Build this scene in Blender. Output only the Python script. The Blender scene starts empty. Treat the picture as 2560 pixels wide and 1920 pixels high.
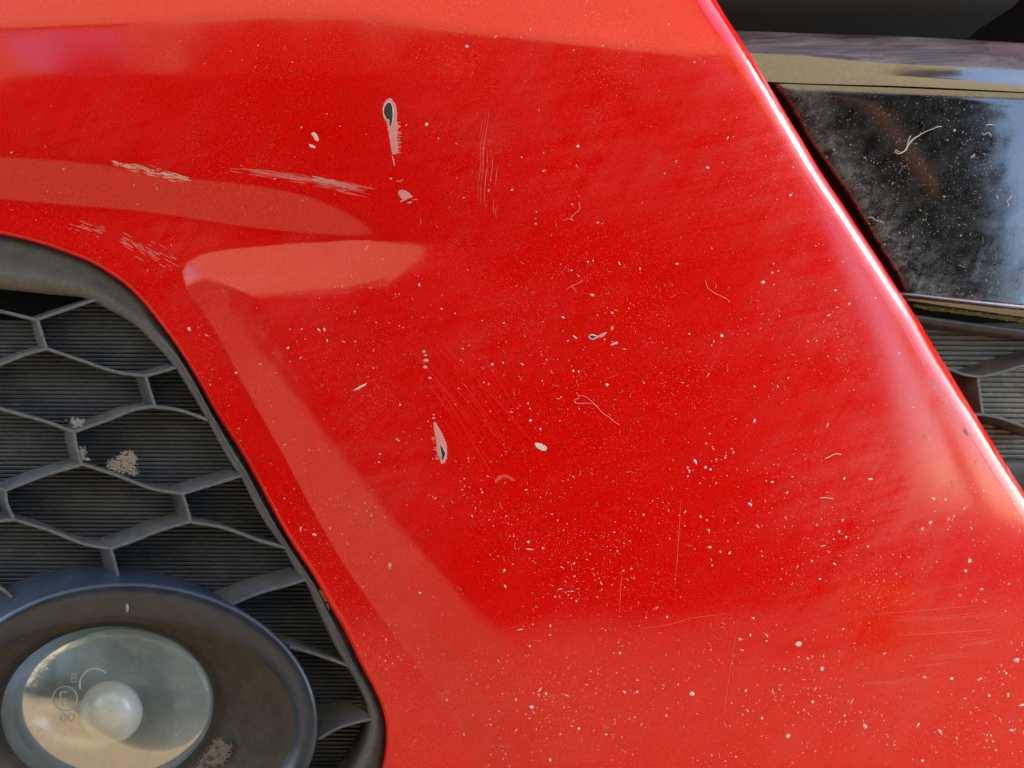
import bpy, bmesh, math, random
import numpy as np
from mathutils import Vector, noise as mnoise

random.seed(7)
RNG = np.random.default_rng(7)
C = bpy.context.scene.collection
SC = bpy.context.scene

# ------------------------------------------------------------------ camera, world, sun, exposure
F = 1912.0                      # focal length in photograph pixels (2560 wide)
PITCH = math.radians(11.0)
CAMH = 0.50
cd = bpy.data.cameras.new('camera')
cam = bpy.data.objects.new('camera', cd)
C.objects.link(cam)
cam.location = (0, 0, CAMH)
cam.rotation_euler = (math.pi / 2 - PITCH, 0, 0)
cd.sensor_width = 36.0
cd.lens = 36.0 * F / 2560.0
cd.clip_start = 0.02
cd.clip_end = 3000
cd.dof.use_dof = True
cd.dof.focus_distance = 0.332
cd.dof.aperture_fstop = 6.5
SC.camera = cam

SUN_EL = math.radians(28.0)
SUN_AZ = math.radians(104.0)     # measured from straight behind the camera towards the right
sun_dir = Vector((math.sin(SUN_AZ) * math.cos(SUN_EL), -math.cos(SUN_AZ) * math.cos(SUN_EL), math.sin(SUN_EL)))
w = bpy.data.worlds.new('World')
SC.world = w
w.use_nodes = True
nt = w.node_tree
bg = nt.nodes['Background']
sky = nt.nodes.new('ShaderNodeTexSky')
sky.sky_type = 'NISHITA'
sky.sun_disc = False
sky.sun_elevation = SUN_EL
sky.sun_rotation = math.atan2(sun_dir.x, sun_dir.y)
sky.air_density = 1.0
sky.dust_density = 0.6
nt.links.new(sky.outputs[0], bg.inputs[0])
bg.inputs[1].default_value = 0.15
ld = bpy.data.lights.new('sun', 'SUN')
ld.energy = 1.4
ld.angle = math.radians(21)
ld.color = (1.0, 0.96, 0.91)
sun = bpy.data.objects.new('sun', ld)
C.objects.link(sun)
sun.rotation_euler = (-sun_dir).to_track_quat('-Z', 'Y').to_euler()
SC.view_settings.view_transform = 'Standard'
SC.view_settings.look = 'None'
SC.view_settings.exposure = 2.27
SC.view_settings.gamma = 1.0
SC.cycles.use_denoising = True
SC.cycles.max_bounces = 8

# ------------------------------------------------------------------ coordinates
CP, SP = math.cos(PITCH), math.sin(PITCH)
def loc2w(a):                   # lens-axis frame (x right, y away, z up; mm) -> world metres
    a = np.asarray(a, float) / 1000.0
    out = np.empty_like(a)
    out[..., 0] = a[..., 0]
    out[..., 1] = a[..., 1] * CP + a[..., 2] * SP
    out[..., 2] = -a[..., 1] * SP + a[..., 2] * CP + CAMH
    return out
def loc(u, v, D):
    u, v, D = np.broadcast_arrays(np.asarray(u, float), np.asarray(v, float), np.asarray(D, float))
    return np.stack([(u - 1280) / F * D, D, (960 - v) / F * D], -1)
def P3(u, v, D):
    return loc2w(loc(u, v, D))
VP = (-700.0, 700.0)            # where the car's long axis vanishes
AX = np.array([(VP[0] - 1280) / F, 1.0, (960 - VP[1]) / F])

# ------------------------------------------------------------------ object helpers
def tag(o, label=None, cat=None, group=None, kind=None):
    if label: o['label'] = label
    if cat: o['category'] = cat
    if group: o['group'] = group
    if kind: o['kind'] = kind
    return o
def link_mesh(name, me, parent=None, origin=(0, 0, 0)):
    o = bpy.data.objects.new(name, me)
    C.objects.link(o)
    po = Vector((0, 0, 0))
    if parent is not None:
        o.parent = parent
        po = WORLD[parent.name]
    o.location = Vector(origin) - po
    WORLD[o.name] = Vector(origin)
    return o
WORLD = {}
def mesh(name, V, Fc, mat, parent=None, smooth=True, origin=None, attrs=None):
    V = np.asarray(V, float).reshape(-1, 3)
    if origin is None:
        origin = V.mean(0)
    me = bpy.data.meshes.new(name)
    me.from_pydata((V - np.asarray(origin)).tolist(), [], [tuple(int(i) for i in f) for f in Fc])
    me.materials.append(mat)
    if smooth:
        me.polygons.foreach_set('use_smooth', np.ones(len(me.polygons), bool))
    if attrs:
        for k, a in attrs.items():
            at = me.attributes.new(k, 'FLOAT', 'POINT')
            at.data.foreach_set('value', np.asarray(a, np.float32))
    me.update()
    return link_mesh(name, me, parent, origin)
def quadgrid(nr, nc, base=0, closed=False):
    out = []
    for r in range(nr - 1):
        for c in range(nc if closed else nc - 1):
            a = base + r * nc + c
            b = base + r * nc + (c + 1) % nc
            out.append((a, b, b + nc, a + nc))
    return out
def empty(name, loc_, label, cat, group=None):
    o = bpy.data.objects.new(name, None)
    C.objects.link(o)
    o.location = loc_
    o.empty_display_size = 0.05
    WORLD[o.name] = Vector(loc_)
    return tag(o, label, cat, group)

# ------------------------------------------------------------------ polyline tools (photograph pixels)
def resample(pts, n, smooth=True):
    p = np.asarray(pts, float)
    if smooth and len(p) > 2:
        q = []
        for i in range(len(p) - 1):
            p0 = p[max(i - 1, 0)]; p1 = p[i]; p2 = p[i + 1]; p3 = p[min(i + 2, len(p) - 1)]
            for t in np.linspace(0, 1, 8, endpoint=False):
                q.append(0.5 * ((2 * p1) + (-p0 + p2) * t + (2 * p0 - 5 * p1 + 4 * p2 - p3) * t * t + (-p0 + 3 * p1 - 3 * p2 + p3) * t ** 3))
        q.append(p[-1]); p = np.array(q)
    s = np.concatenate([[0], np.cumsum(np.linalg.norm(np.diff(p, axis=0), axis=1))])
    t = np.linspace(0, s[-1], n)
    return np.stack([np.interp(t, s, p[:, k]) for k in range(p.shape[1])], 1)
def sdist(u, v, line):
    """signed distance to an open polyline (positive on the right hand of its direction, v pointing down),
    nearest point and position along it (0..1)"""
    shp = u.shape
    q = np.stack([u.ravel(), v.ravel()], 1)
    best = np.full(len(q), 1e18); sgn = np.ones(len(q)); near = np.zeros_like(q); par = np.zeros(len(q))
    L = np.asarray(line, float)
    seg = np.linalg.norm(np.diff(L, axis=0), axis=1); cum = np.concatenate([[0], np.cumsum(seg)])
    for i in range(len(L) - 1):
        a = L[i]; d = L[i + 1] - a; l2 = (d * d).sum()
        if l2 < 1e-12: continue
        r = q - a
        t = np.clip((r @ d) / l2, 0, 1)
        n_ = a + t[:, None] * d
        e = q - n_
        d2 = (e * e).sum(1)
        m = d2 < best
        best[m] = d2[m]; near[m] = n_[m]
        sgn[m] = np.sign(d[0] * r[m, 1] - d[1] * r[m, 0])
        par[m] = (cum[i] + t[m] * seg[i]) / cum[-1]
    return (np.sqrt(best) * np.where(sgn == 0, 1, sgn)).reshape(shp), near.reshape(shp + (2,)), par.reshape(shp)
def sstep(a, b, x):
    t = np.clip((x - a) / (b - a), 0, 1)
    return t * t * (3 - 2 * t)
def softplus(x, wd):            # integral of a smooth step of width wd
    x = np.asarray(x, float)
    return wd * np.logaddexp(0, x / wd)

GRILLE = [(-420, 556), (-300, 560), (-120, 570), (0, 586), (98, 609), (174, 635), (231, 658), (278, 687), (318, 716), (359, 757),
          (405, 815), (446, 872), (496, 955), (535, 1027), (596, 1122), (643, 1205), (694, 1300), (732, 1364), (781, 1436),
          (821, 1508), (865, 1584), (902, 1662), (931, 1714), (955, 1769), (966, 1829), (955, 1920), (915, 1995), (850, 2050),
          (700, 2090), (300, 2100), (-420, 2090)]
EDGE = [(1600, -330), (1660, -230), (1725, -120), (1790, 0), (1833, 70), (1868, 123), (1893, 166), (1935, 233), (1974, 300),
        (2000, 342), (2051, 428), (2101, 502), (2142, 565), (2175, 615), (2200, 653), (2233, 705), (2278, 773), (2311, 824),
        (2346, 887), (2371, 925), (2410, 989), (2451, 1056), (2493, 1125), (2527, 1179), (2560, 1229), (2640, 1350), (2720, 1470),
        (2900, 1740), (3060, 1980), (3200, 2200)]
TOPL = [(-500, 70), (-300, 66), (0, 61), (160, 56), (320, 50), (520, 42), (700, 32), (860, 34), (1000, 48), (1130, 66), (1250, 80), (1400, 98), (1560, 115), (1700, 126), (1790, 128), (1845, 118), (1880, 100)]
RIDGE = [(-500, 372), (-300, 381), (0, 396), (130, 404), (260, 417), (380, 434), (480, 451), (640, 468), (800, 500), (950, 558), (1060, 585), (1350, 600)]
RIDGE2 = [(-500, 470), (-300, 478), (0, 497), (200, 515), (330, 527), (452, 543), (601, 568), (720, 583), (830, 594), (960, 603), (1080, 608), (1350, 612)]
POCKET = [(1600, 616), (1400, 612), (1150, 606), (1020, 601), (920, 600), (809, 605), (700, 612), (588, 622), (520, 632), (478, 648), (456, 672), (456, 702), (480, 748),
          (542, 843), (588, 930), (645, 1030), (705, 1133), (760, 1235), (813, 1329), (856, 1400), (894, 1455), (972, 1560), (1030, 1640),
          (1080, 1715), (1140, 1810), (1200, 1920), (1290, 2100), (1350, 2250)]
GRILLE_R = resample(GRILLE, 120); EDGE_R = resample(EDGE, 50); TOP_R = resample(TOPL, 40)
RIDGE_R = resample(RIDGE, 24); RIDGE2_R = resample(RIDGE2, 24); POCKET_R = resample(POCKET, 90)
K = 330.0 / F                   # mm per photograph pixel on the bumper
EDGE_RAD = 44.0

def bumper_D(u, v, edges=True):
    u = np.asarray(u, float); v = np.asarray(v, float)
    xp = (u - 1280) * K; zp = (960 - v) * K
    D = np.full(u.shape, 330.0)
    D += np.where(xp > 0, 0.5 * 0.00085 * xp ** 2, 0.5 * 0.00028 * xp ** 2)
    # lower right: the skin rolls away downward and outward
    D += 0.11 * softplus((v - 1560) * K, 14.0) * sstep(1000, 1450, u)
    # upper part leans back more and more
    D += 0.035 * softplus((470 - v) * K, 12.0) + 0.015 * softplus((200 - v) * K, 9.0)
    # shelf above the top line
    t, _, _ = sdist(u, v, TOP_R)
    wt = 1 - sstep(1780, 1900, u)
    D += 0.27 * softplus(-t * K, 0.7) * wt
    # character line: faces down under the ridge, then flat again
    r1, _, _ = sdist(u, v, RIDGE_R); r2, _, _ = sdist(u, v, RIDGE2_R)
    wr = 1 - sstep(820, 1180, u)
    D += wr * (0.50 * softplus(r1 * K, 2.2) - 0.48 * softplus(r2 * K, 1.2))
    # pocket round the side grille: skin rolls in towards the grille, rim flat
    p, _, par = sdist(u, v, POCKET_R)
    p = -p
    wp = (1 - sstep(700, 1380, u) * (1 - sstep(640, 1050, v))) * sstep(180, 600, v)
    width = (195 + 60 * sstep(700, 1900, v)) * K
    pk = p * K
    fa = 0.27 * width                           # full slope this far in, then easing out to nothing
    g = 0.48 * (fa + (width - fa) * 0.5)        # total drop
    x_ = np.clip((pk - fa) / (width - fa), 0, 1)
    inner = 0.48 * (np.clip(fa - pk, 0, None) + (width - fa) * (0.5 - x_ + x_ ** 3 - x_ ** 4 / 2))
    D += wp * np.where(pk > 0, inner, g)
    if edges:
        s, _, _ = sdist(u, v, EDGE_R)
        ss = np.clip(s, 0.0, EDGE_RAD)
        R = EDGE_RAD * K
        D += R - np.sqrt(np.maximum(R * R - ((EDGE_RAD - ss) * K) ** 2, 0))
        D += 0.10 * softplus((85 - s) * K, 5.0)
        gd, _, _ = sdist(u, v, GRILLE_R)
        gs = np.clip(-gd, 0, 12.0); R2 = 12.0 * K
        D += R2 - np.sqrt(np.maximum(R2 * R2 - ((12.0 - gs) * K) ** 2, 0))
    return D

GU0, GV0, GS = -430.0, -340.0, 5.0
_gu = np.arange(GU0, 3250, GS); _gv = np.arange(GV0, 2270, GS)
_GU, _GV = np.meshgrid(_gu, _gv)
SKIN = bumper_D(_GU, _GV)                       # the skin's depth, tabulated once
SD_EDGE = sdist(_GU, _GV, EDGE_R); SD_GRILLE = sdist(_GU, _GV, GRILLE_R)
def bilin(T, u, v):
    x = np.clip((np.asarray(u, float) - GU0) / GS, 0, T.shape[1] - 1.001); y = np.clip((np.asarray(v, float) - GV0) / GS, 0, T.shape[0] - 1.001)
    i = x.astype(int); j = y.astype(int); fx = x - i; fy = y - j
    return (T[j, i] * (1 - fx) + T[j, i + 1] * fx) * (1 - fy) + (T[j + 1, i] * (1 - fx) + T[j + 1, i + 1] * fx) * fy
def skin_D(u, v): return bilin(SKIN, u, v)
def on_skin(u, v, off=0.0):
    """points on the bumper skin, off mm in front of it (world)"""
    u = np.asarray(u, float); v = np.asarray(v, float)
    e = 3.0
    A = loc(u, v, skin_D(u, v))
    du = loc(u + e, v, skin_D(u + e, v)) - A
    dv = loc(u, v + e, skin_D(u, v + e)) - A
    n = np.cross(du, dv)
    n /= np.linalg.norm(n, axis=-1, keepdims=True) + 1e-12
    n *= np.where(n[..., 1:2] > 0, -1, 1)
    return loc2w(A + n * np.asarray(off, float)[..., None])

# ------------------------------------------------------------------ materials
class NT:
    def __init__(s, name):
        s.m = bpy.data.materials.new(name); s.m.use_nodes = True
        s.t = s.m.node_tree; s.b = s.t.nodes['Principled BSDF']
        s.co = s.t.nodes.new('ShaderNodeTexCoord').outputs['Object']
        g = s.t.nodes.new('ShaderNodeNewGeometry'); s.pos = g.outputs['Position']
    def n(s, typ, **kw):
        nd = s.t.nodes.new(typ)
        for k, v_ in kw.items(): setattr(nd, k, v_)
        return nd
    def set(s, k, v_):
        if hasattr(v_, 'node'): s.t.links.new(v_, s.b.inputs[k])
        else: s.b.inputs[k].default_value = v_
    def mapv(s, scale=(1, 1, 1), rot=(0, 0, 0), src=None):
        v_ = src or s.pos
        for key, val in (('Rotation', rot), ('Scale', scale)):      # turn first, then stretch
            mp = s.n('ShaderNodeMapping'); mp.inputs[key].default_value = val
            s.t.links.new(v_, mp.inputs[0]); v_ = mp.outputs[0]
        return v_
    def noise(s, scale, detail=3, rough=0.5, vec=None, dist=0.0):
        nd = s.n('ShaderNodeTexNoise'); nd.inputs['Scale'].default_value = scale; nd.inputs['Detail'].default_value = detail
        nd.inputs['Roughness'].default_value = rough; nd.inputs['Distortion'].default_value = dist
        s.t.links.new(vec or s.pos, nd.inputs['Vector']); return nd.outputs['Fac']
    def voro(s, scale, vec=None, out='Distance', feature='F1'):
        nd = s.n('ShaderNodeTexVoronoi', feature=feature); nd.inputs['Scale'].default_value = scale
        s.t.links.new(vec or s.pos, nd.inputs['Vector']); return nd.outputs[out]
    def ramp(s, fac, stops):
        nd = s.n('ShaderNodeValToRGB'); cr = nd.color_ramp
        while len(cr.elements) < len(stops): cr.elements.new(0.5)
        for e_, (p_, c_) in zip(cr.elements, stops):
            e_.position = p_; e_.color = (c_, c_, c_, 1) if isinstance(c_, (int, float)) else tuple(c_) + (1,)
        s.t.links.new(fac, nd.inputs[0]); return nd.outputs[0]
    def mix(s, fac, a, b):
        nd = s.n('ShaderNodeMix', data_type='RGBA')
        for sock, val in ((nd.inputs[0], fac), (nd.inputs[6], a), (nd.inputs[7], b)):
            if hasattr(val, 'node'): s.t.links.new(val, sock)
            elif sock is nd.inputs[0]: sock.default_value = val
            else: sock.default_value = tuple(val) + (1,)
        return nd.outputs[2]
    def math(s, op, a, b=0.0, clamp=False):
        nd = s.n('ShaderNodeMath', operation=op, use_clamp=clamp)
        for sock, val in ((nd.inputs[0], a), (nd.inputs[1], b)):
            if hasattr(val, 'node'): s.t.links.new(val, sock)
            else: sock.default_value = val
        return nd.outputs[0]
    def bump(s, h, strength=0.2, dist=0.001, key='Normal'):
        nd = s.n('ShaderNodeBump'); nd.inputs['Strength'].default_value = strength; nd.inputs['Distance'].default_value = dist
        s.t.links.new(h, nd.inputs['Height']); s.t.links.new(nd.outputs[0], s.b.inputs[key]); return nd.outputs[0]
    def attr(s, name):
        nd = s.n('ShaderNodeAttribute', attribute_name=name); return nd.outputs['Fac']

def flat(name, col, rough=0.7, spec=0.3, var=0.0, scale=300, bump=0.0):
    m = NT(name)
    if var > 0:
        f_ = m.noise(scale, 4, 0.6)
        m.set('Base Color', m.mix(f_, [c * (1 - var) for c in col], [min(1, c * (1 + var)) for c in col]))
        if bump > 0: m.bump(f_, bump, 0.0006)
    else:
        m.set('Base Color', tuple(col) + (1,))
    m.set('Roughness', rough); m.set('Specular IOR Level', spec)
    return m.m

def paint_material():
    m = NT('red_paint')
    streak = m.noise(46, 6, 0.68, m.mapv((0.30, 1, 3.6), (0, math.radians(12), 0)), 0.5)
    streak2 = m.noise(50, 6, 0.65, m.mapv((3.2, 1, 0.30), (0, math.radians(-33), 0)), 0.4)
    cloud = m.noise(26, 5, 0.6)
    swirl = m.ramp(m.math('MULTIPLY', m.math('ADD', streak, m.math('MULTIPLY', streak2, 0.8)), 0.62), [(0.42, 0.0), (0.66, 1)])
    film = m.math('MULTIPLY', m.math('ADD', m.math('MULTIPLY', swirl, 0.95), 0.12), m.ramp(cloud, [(0.34, 0.25), (0.64, 1)]))
    film = m.math('MULTIPLY', film, m.attr('haze'))
    # tiny motes settled on the lacquer
    mv = m.voro(1500, out='Distance'); mc = m.voro(1500, out='Color')
    sep = m.n('ShaderNodeSeparateColor'); m.t.links.new(mc, sep.inputs[0])
    mote = m.math('MULTIPLY', m.math('LESS_THAN', mv, 0.26), m.math('GREATER_THAN', sep.outputs[0], 0.80))
    mv2 = m.voro(700, out='Distance'); mc2 = m.voro(700, out='Color')
    sep2 = m.n('ShaderNodeSeparateColor'); m.t.links.new(mc2, sep2.inputs[0])
    mote2 = m.math('MULTIPLY', m.math('LESS_THAN', mv2, 0.16), m.math('GREATER_THAN', sep2.outputs[0], 0.86))
    flake = m.noise(2600, 1, 0.5)
    red = m.mix(m.ramp(flake, [(0.38, 0), (0.62, 1)]), (0.64, 0.0010, 0.0008), (0.95, 0.0052, 0.0022))
    c = m.mix(m.math('MULTIPLY', film, 0.112), red, (0.80, 0.44, 0.37))
    mm = m.math('MULTIPLY', m.math('ADD', mote, mote2, True), m.ramp(m.noise(24, 4, 0.6), [(0.42, 0.04), (0.64, 0.46)]))
    c = m.mix(mm, c, (0.80, 0.34, 0.29))
    m.set('Base Color', c)
    m.set('Roughness', 0.42); m.set('Specular IOR Level', 0.0)
    m.set('Coat Weight', 1.0); m.set('Coat IOR', 1.54)
    m.set('Coat Roughness', m.math('ADD', m.math('MULTIPLY', film, 0.12), 0.095))
    h = m.math('ADD', m.noise(420, 2, 0.5), m.math('MULTIPLY', mote, 0.6))
    nd = m.n('ShaderNodeBump'); nd.inputs['Strength'].default_value = 0.012; nd.inputs['Distance'].default_value = 0.0008
    m.t.links.new(h, nd.inputs['Height']); m.t.links.new(nd.outputs[0], m.b.inputs['Coat Normal'])
    return m.m

def black_plastic(name, base=(0.022, 0.022, 0.024), dust=0.35, rough=0.55, dustcol=(0.20, 0.215, 0.245), lit_wear=False, lit_wear_col=(0.14, 0.165, 0.20)):
    m = NT(name)
    a = m.noise(90, 6, 0.7)
    b_ = m.noise(700, 3, 0.6)
    f_ = m.math('MULTIPLY', m.ramp(a, [(0.38, 0.0), (0.72, 1)]), m.ramp(b_, [(0.3, 0.35), (0.65, 1)]))
    sepn = m.n('ShaderNodeSeparateXYZ'); g = m.n('ShaderNodeNewGeometry'); m.t.links.new(g.outputs['Normal'], sepn.inputs[0])
    up = m.ramp(sepn.outputs[2], [(0.35, 0.10), (0.85, 1.0)])        # dirt settles on faces that look up
    f2 = m.math('MULTIPLY', m.math('ADD', f_, m.math('MULTIPLY', up, 0.55)), dust, True)
    bc = m.mix(f2, base, dustcol)
    if lit_wear: bc = m.mix(m.math('MULTIPLY', m.math('POWER', m.attr('lit_wear'), 2.0), m.ramp(b_, [(0.3, 0.55), (0.7, 1)])), bc, lit_wear_col)  # painted highlight on bar fronts, dusty lip on the frame
    m.set('Base Color', bc)
    m.set('Roughness', m.math('ADD', m.math('MULTIPLY', f2, 0.35), rough, True))
    m.set('Specular IOR Level', 0.45)
    m.bump(b_, 0.25, 0.0004)
    return m.m

def gloss_black():
    m = NT('gloss_black_trim')
    d = m.attr('dust')
    a = m.noise(120, 7, 0.70, m.mapv((0.8, 1, 1.3), (0, math.radians(30), 0)), 0.5)
    fine = m.noise(1500, 3, 0.6)
    mv = m.voro(1300, out='Distance'); mc = m.voro(1300, out='Color')
    sep = m.n('ShaderNodeSeparateColor'); m.t.links.new(mc, sep.inputs[0])
    mote = m.math('MULTIPLY', m.math('LESS_THAN', mv, 0.24), m.math('GREATER_THAN', sep.outputs[0], 0.72))
    film = m.math('MULTIPLY', m.ramp(a, [(0.36, 0.05), (0.70, 1)]), m.ramp(fine, [(0.25, 0.4), (0.7, 1)]))
    film = m.math('MULTIPLY', film, d)
    c = m.mix(m.math('MULTIPLY', film, 0.7, True), (0.006, 0.006, 0.007), (0.20, 0.195, 0.205))
    c = m.mix(m.math('MULTIPLY', mote, 0.42), c, (0.45, 0.43, 0.42))
    m.set('Base Color', c)
    m.set('Roughness', m.math('ADD', m.math('MULTIPLY', film, 0.45), 0.035, True))
    m.set('Specular IOR Level', 0.75); m.set('Coat Weight', 0.9); m.set('Coat IOR', 1.65); m.set('Coat Roughness', m.math('ADD', m.math('MULTIPLY', film, 0.3), 0.03, True))
    return m.m

M_PAINT = paint_material()
M_GLOSS = gloss_black()
M_GRILLE = black_plastic('grille_plastic', (0.013, 0.015, 0.019), 0.46, 0.45, (0.215, 0.215, 0.22), lit_wear=True, lit_wear_col=(0.17, 0.185, 0.21))
M_FRAME = black_plastic('frame_plastic', (0.018, 0.021, 0.027), 0.30, 0.40, lit_wear=True, lit_wear_col=(0.16, 0.16, 0.165))
M_RIB = black_plastic('rib_plastic', (0.032, 0.039, 0.056), 0.34, 0.42, (0.20, 0.22, 0.25))
M_BEZEL = black_plastic('bezel_plastic', (0.013, 0.022, 0.042), 0.24, 0.32, (0.13, 0.175, 0.25))
M_BEZEL.node_tree.nodes['Principled BSDF'].inputs['Coat Weight'].default_value = 0.3
M_BEZEL.node_tree.nodes['Principled BSDF'].inputs['Coat Roughness'].default_value = 0.22
M_CONE = black_plastic('cone_plastic', (0.022, 0.019, 0.017), 0.34, 0.6, (0.22, 0.17, 0.125))
M_PANEL = flat('satin_black_panel', (0.004, 0.004, 0.005), 0.40, 0.16, 0.2, 500)
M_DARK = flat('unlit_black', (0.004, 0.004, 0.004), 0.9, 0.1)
M_PRIMER = flat('primer_pink', (0.80, 0.34, 0.35), 0.8, 0.2, 0.25, 2500, 0.3)
M_PRIMERW = flat('primer_pale', (0.80, 0.70, 0.69), 0.8, 0.2, 0.15, 2500, 0.3)
M_CORE = flat('bare_plastic', (0.030, 0.034, 0.038), 0.5, 0.4, 0.6, 1500, 0.8)
M_SCUFF = flat('scuff_pink', (0.72, 0.36, 0.37), 0.7, 0.3, 0.25, 3000)
M_SCRATCH = flat('scratch_line', (0.78, 0.13, 0.12), 0.6, 0.4, 0.2, 3000)
M_SPECK = flat('pale_grit', (0.72, 0.60, 0.56), 0.8, 0.3, 0.2, 4000)
def speck_material():
    m = NT('grit_specks')
    m.set('Base Color', m.mix(m.attr('pale'), (0.80, 0.16, 0.13), (0.75, 0.68, 0.65))); m.set('Roughness', 0.8)
    return m.m
M_SPECK = speck_material()
M_LINT = flat('lint', (0.80, 0.30, 0.26), 0.8, 0.2)
M_FIBRE = flat('white_fibre', (0.80, 0.77, 0.74), 0.8, 0.2)
M_FIBRER = flat('pale_red_fibre', (0.80, 0.38, 0.30), 0.8, 0.2)
M_MUD = flat('dried_mud', (0.46, 0.42, 0.37), 0.95, 0.1, 0.3, 500, 0.8)
M_DUSTY = flat('packed_dust', (0.30, 0.31, 0.31), 0.95, 0.1, 0.3, 700, 0.5)
M_MOSS = flat('yellow_moss', (0.20, 0.19, 0.05), 0.95, 0.1, 0.6, 900, 0.9)
M_CLIP = flat('tan_clip', (0.62, 0.45, 0.34), 0.6, 0.3, 0.15, 600)

# ------------------------------------------------------------------ the setting: ground, and unseen things added behind the lens for the lacquer's reflections
def setting():
    m = NT('dry_paving')
    a = m.noise(3.0, 6, 0.6); b_ = m.noise(90, 4, 0.6)
    pave = m.mix(m.math('MULTIPLY', a, b_), (0.36, 0.225, 0.095), (0.56, 0.36, 0.155))
    sx = m.n('ShaderNodeSeparateXYZ'); m.t.links.new(m.pos, sx.inputs[0])
    dark_verge = m.math('ADD', sx.outputs[1], m.math('MULTIPLY', m.noise(1.6, 5, 0.65), 1.5))
    dark_verge = m.ramp(m.math('MULTIPLY', m.math('ADD', dark_verge, 1.6), 0.5), [(0.45, 1), (0.75, 0)])     # dark ground added to blur the lower edge of the dark reflection
    m.set('Base Color', m.mix(dark_verge, pave, (0.035, 0.026, 0.018)))
    m.set('Roughness', 0.95); m.bump(b_, 0.4, 0.004)
    S = 900.0
    g = mesh('ground', [(-S, -S, 0), (S, -S, 0), (S, S, 0), (-S, S, 0)], [(0, 1, 2, 3)], m.m, smooth=False, origin=(0, 0, 0))
    tag(g, kind='structure')
    # unseen beige walls added behind the lens, gapped to shape the paint's reflections
    b = empty('reflection_house', (-2.0, -5.0, 0), 'unseen beige walls added behind the camera to shape reflections in the red bumper', 'reflection_house')
    render = NT('beige_render'); n1 = render.noise(4, 5, 0.6)
    render.set('Base Color', render.mix(n1, (0.76, 0.56, 0.27), (0.84, 0.63, 0.33))); render.set('Roughness', 0.9)
    def box(name, x0, x1, y0, y1, z0, z1, mat, parent, bev=0.0):
        bm = bmesh.new(); bmesh.ops.create_cube(bm, size=1)
        for q in bm.verts: q.co = Vector(((x0 + x1) / 2 + q.co.x * (x1 - x0), (y0 + y1) / 2 + q.co.y * (y1 - y0), (z0 + z1) / 2 + q.co.z * (z1 - z0)))
        if bev: bmesh.ops.bevel(bm, geom=bm.edges[:], offset=bev, segments=1, affect='EDGES')
        o_ = Vector(((x0 + x1) / 2, (y0 + y1) / 2, z0))
        me = bpy.data.meshes.new(name)
        for q in bm.verts: q.co -= o_
        bm.to_mesh(me); bm.free(); me.materials.append(mat)
        return link_mesh(name, me, parent, o_)
    box('wall', -3.3, 2.3, -7, -3.8, 0, 5.0, render.m, b)
    box('wall', -9, -5.2, -7, -3.8, 0, 5.0, render.m, b)
    box('reflection_slab', -9.0, 9.0, -4.4, -3.79, 5.003, 14.0, render.m, b)  # slab added high up so trim bevel and top shelf reflect beige
    for px in (5.4, 8.6):
        box('pillar', px, px + 0.3, -4.3, -4.0, 0.0, 5.0, render.m, b)
    box('roof', -9.4, 9.4, -4.8, -3.4, 14.003, 14.4, flat('roof_tiles', (0.16, 0.06, 0.04), 0.9), b)
    # dark foliage added between lens and walls to darken the paint's reflections
    h = empty('reflection_hedge', (0.05, -1.6, 0), 'unseen dark foliage added behind the camera to darken reflections in the paint', 'reflection_hedge')
    n = 36000
    x = -1.95 + 3.67 * RNG.beta(0.85, 0.8, n) + RNG.normal(size=n) * 0.06; x = x - np.where(x < -1.2, RNG.exponential(0.3, n), 0); t = RNG.random(n); y = -1.35 - 0.7 * RNG.random(n) ** 1.6; z = 0.02 + RNG.random(n) * (1.35 + 0.8 * sstep(-2.1, -1.6, x)) + 0.03 * np.sin(x * 5)
    ctr = np.stack([x, y, z], 1)
    a = RNG.normal(size=(n, 3)); a /= np.linalg.norm(a, axis=1, keepdims=True)
    bb = np.cross(a, RNG.normal(size=(n, 3))); bb /= np.linalg.norm(bb, axis=1, keepdims=True)
    L = RNG.uniform(0.03, 0.06, (n, 1))
    V = np.stack([ctr - a * L, ctr + bb * L * 0.5, ctr + a * L, ctr - bb * L * 0.5], 1).reshape(-1, 3)
    leaf = flat('hedge_leaf', (0.014, 0.022, 0.009), 0.6, 0.15, 0.5, 12)
    lf = mesh('foliage', V, np.arange(4 * n).reshape(-1, 4), leaf, h, smooth=False); tag(lf, kind='stuff')
    box('twig_core', -1.75, 1.60, -1.95, -1.55, 0.0, 1.98, flat('twigs', (0.010, 0.009, 0.006), 0.9), h)
    # brown rod and orange pot, added for a streak and a glow in reflections
    a = np.array([0.50, -1.12, 2.02]); b_ = np.array([1.22, -1.06, 1.205]); n = 14
    d = (b_ - a) / np.linalg.norm(b_ - a); e1 = np.cross(d, [0, 1, 0]); e1 /= np.linalg.norm(e1); e2 = np.cross(d, e1)
    t = np.linspace(0, 2 * math.pi, n, endpoint=False)
    rows = [a + d * k * np.linalg.norm(b_ - a) + (e1 * np.cos(t)[:, None] + e2 * np.sin(t)[:, None]) * r for k, r in ((0, 0.004), (0.01, 0.016), (0.5, 0.018), (0.99, 0.021), (1.0, 0.006))]
    tag(mesh('streak_rod', np.array(rows).reshape(-1, 3), quadgrid(5, n, closed=True), flat('streak_brown', (0.34, 0.14, 0.05), 0.8, 0.2, 0.3, 40), None), 'unseen brown rod added behind the camera to draw a brown streak in the black trim', 'rod')
    rows = [np.stack([0.93 + r * np.cos(t), -0.66 + r * np.sin(t), np.full(n, z)], 1) for r, z in ((0.02, 0.0), (0.060, 0.0), (0.085, 0.15), (0.098, 0.152), (0.098, 0.185), (0.088, 0.185), (0.080, 0.15), (0.01, 0.15))]
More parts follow.
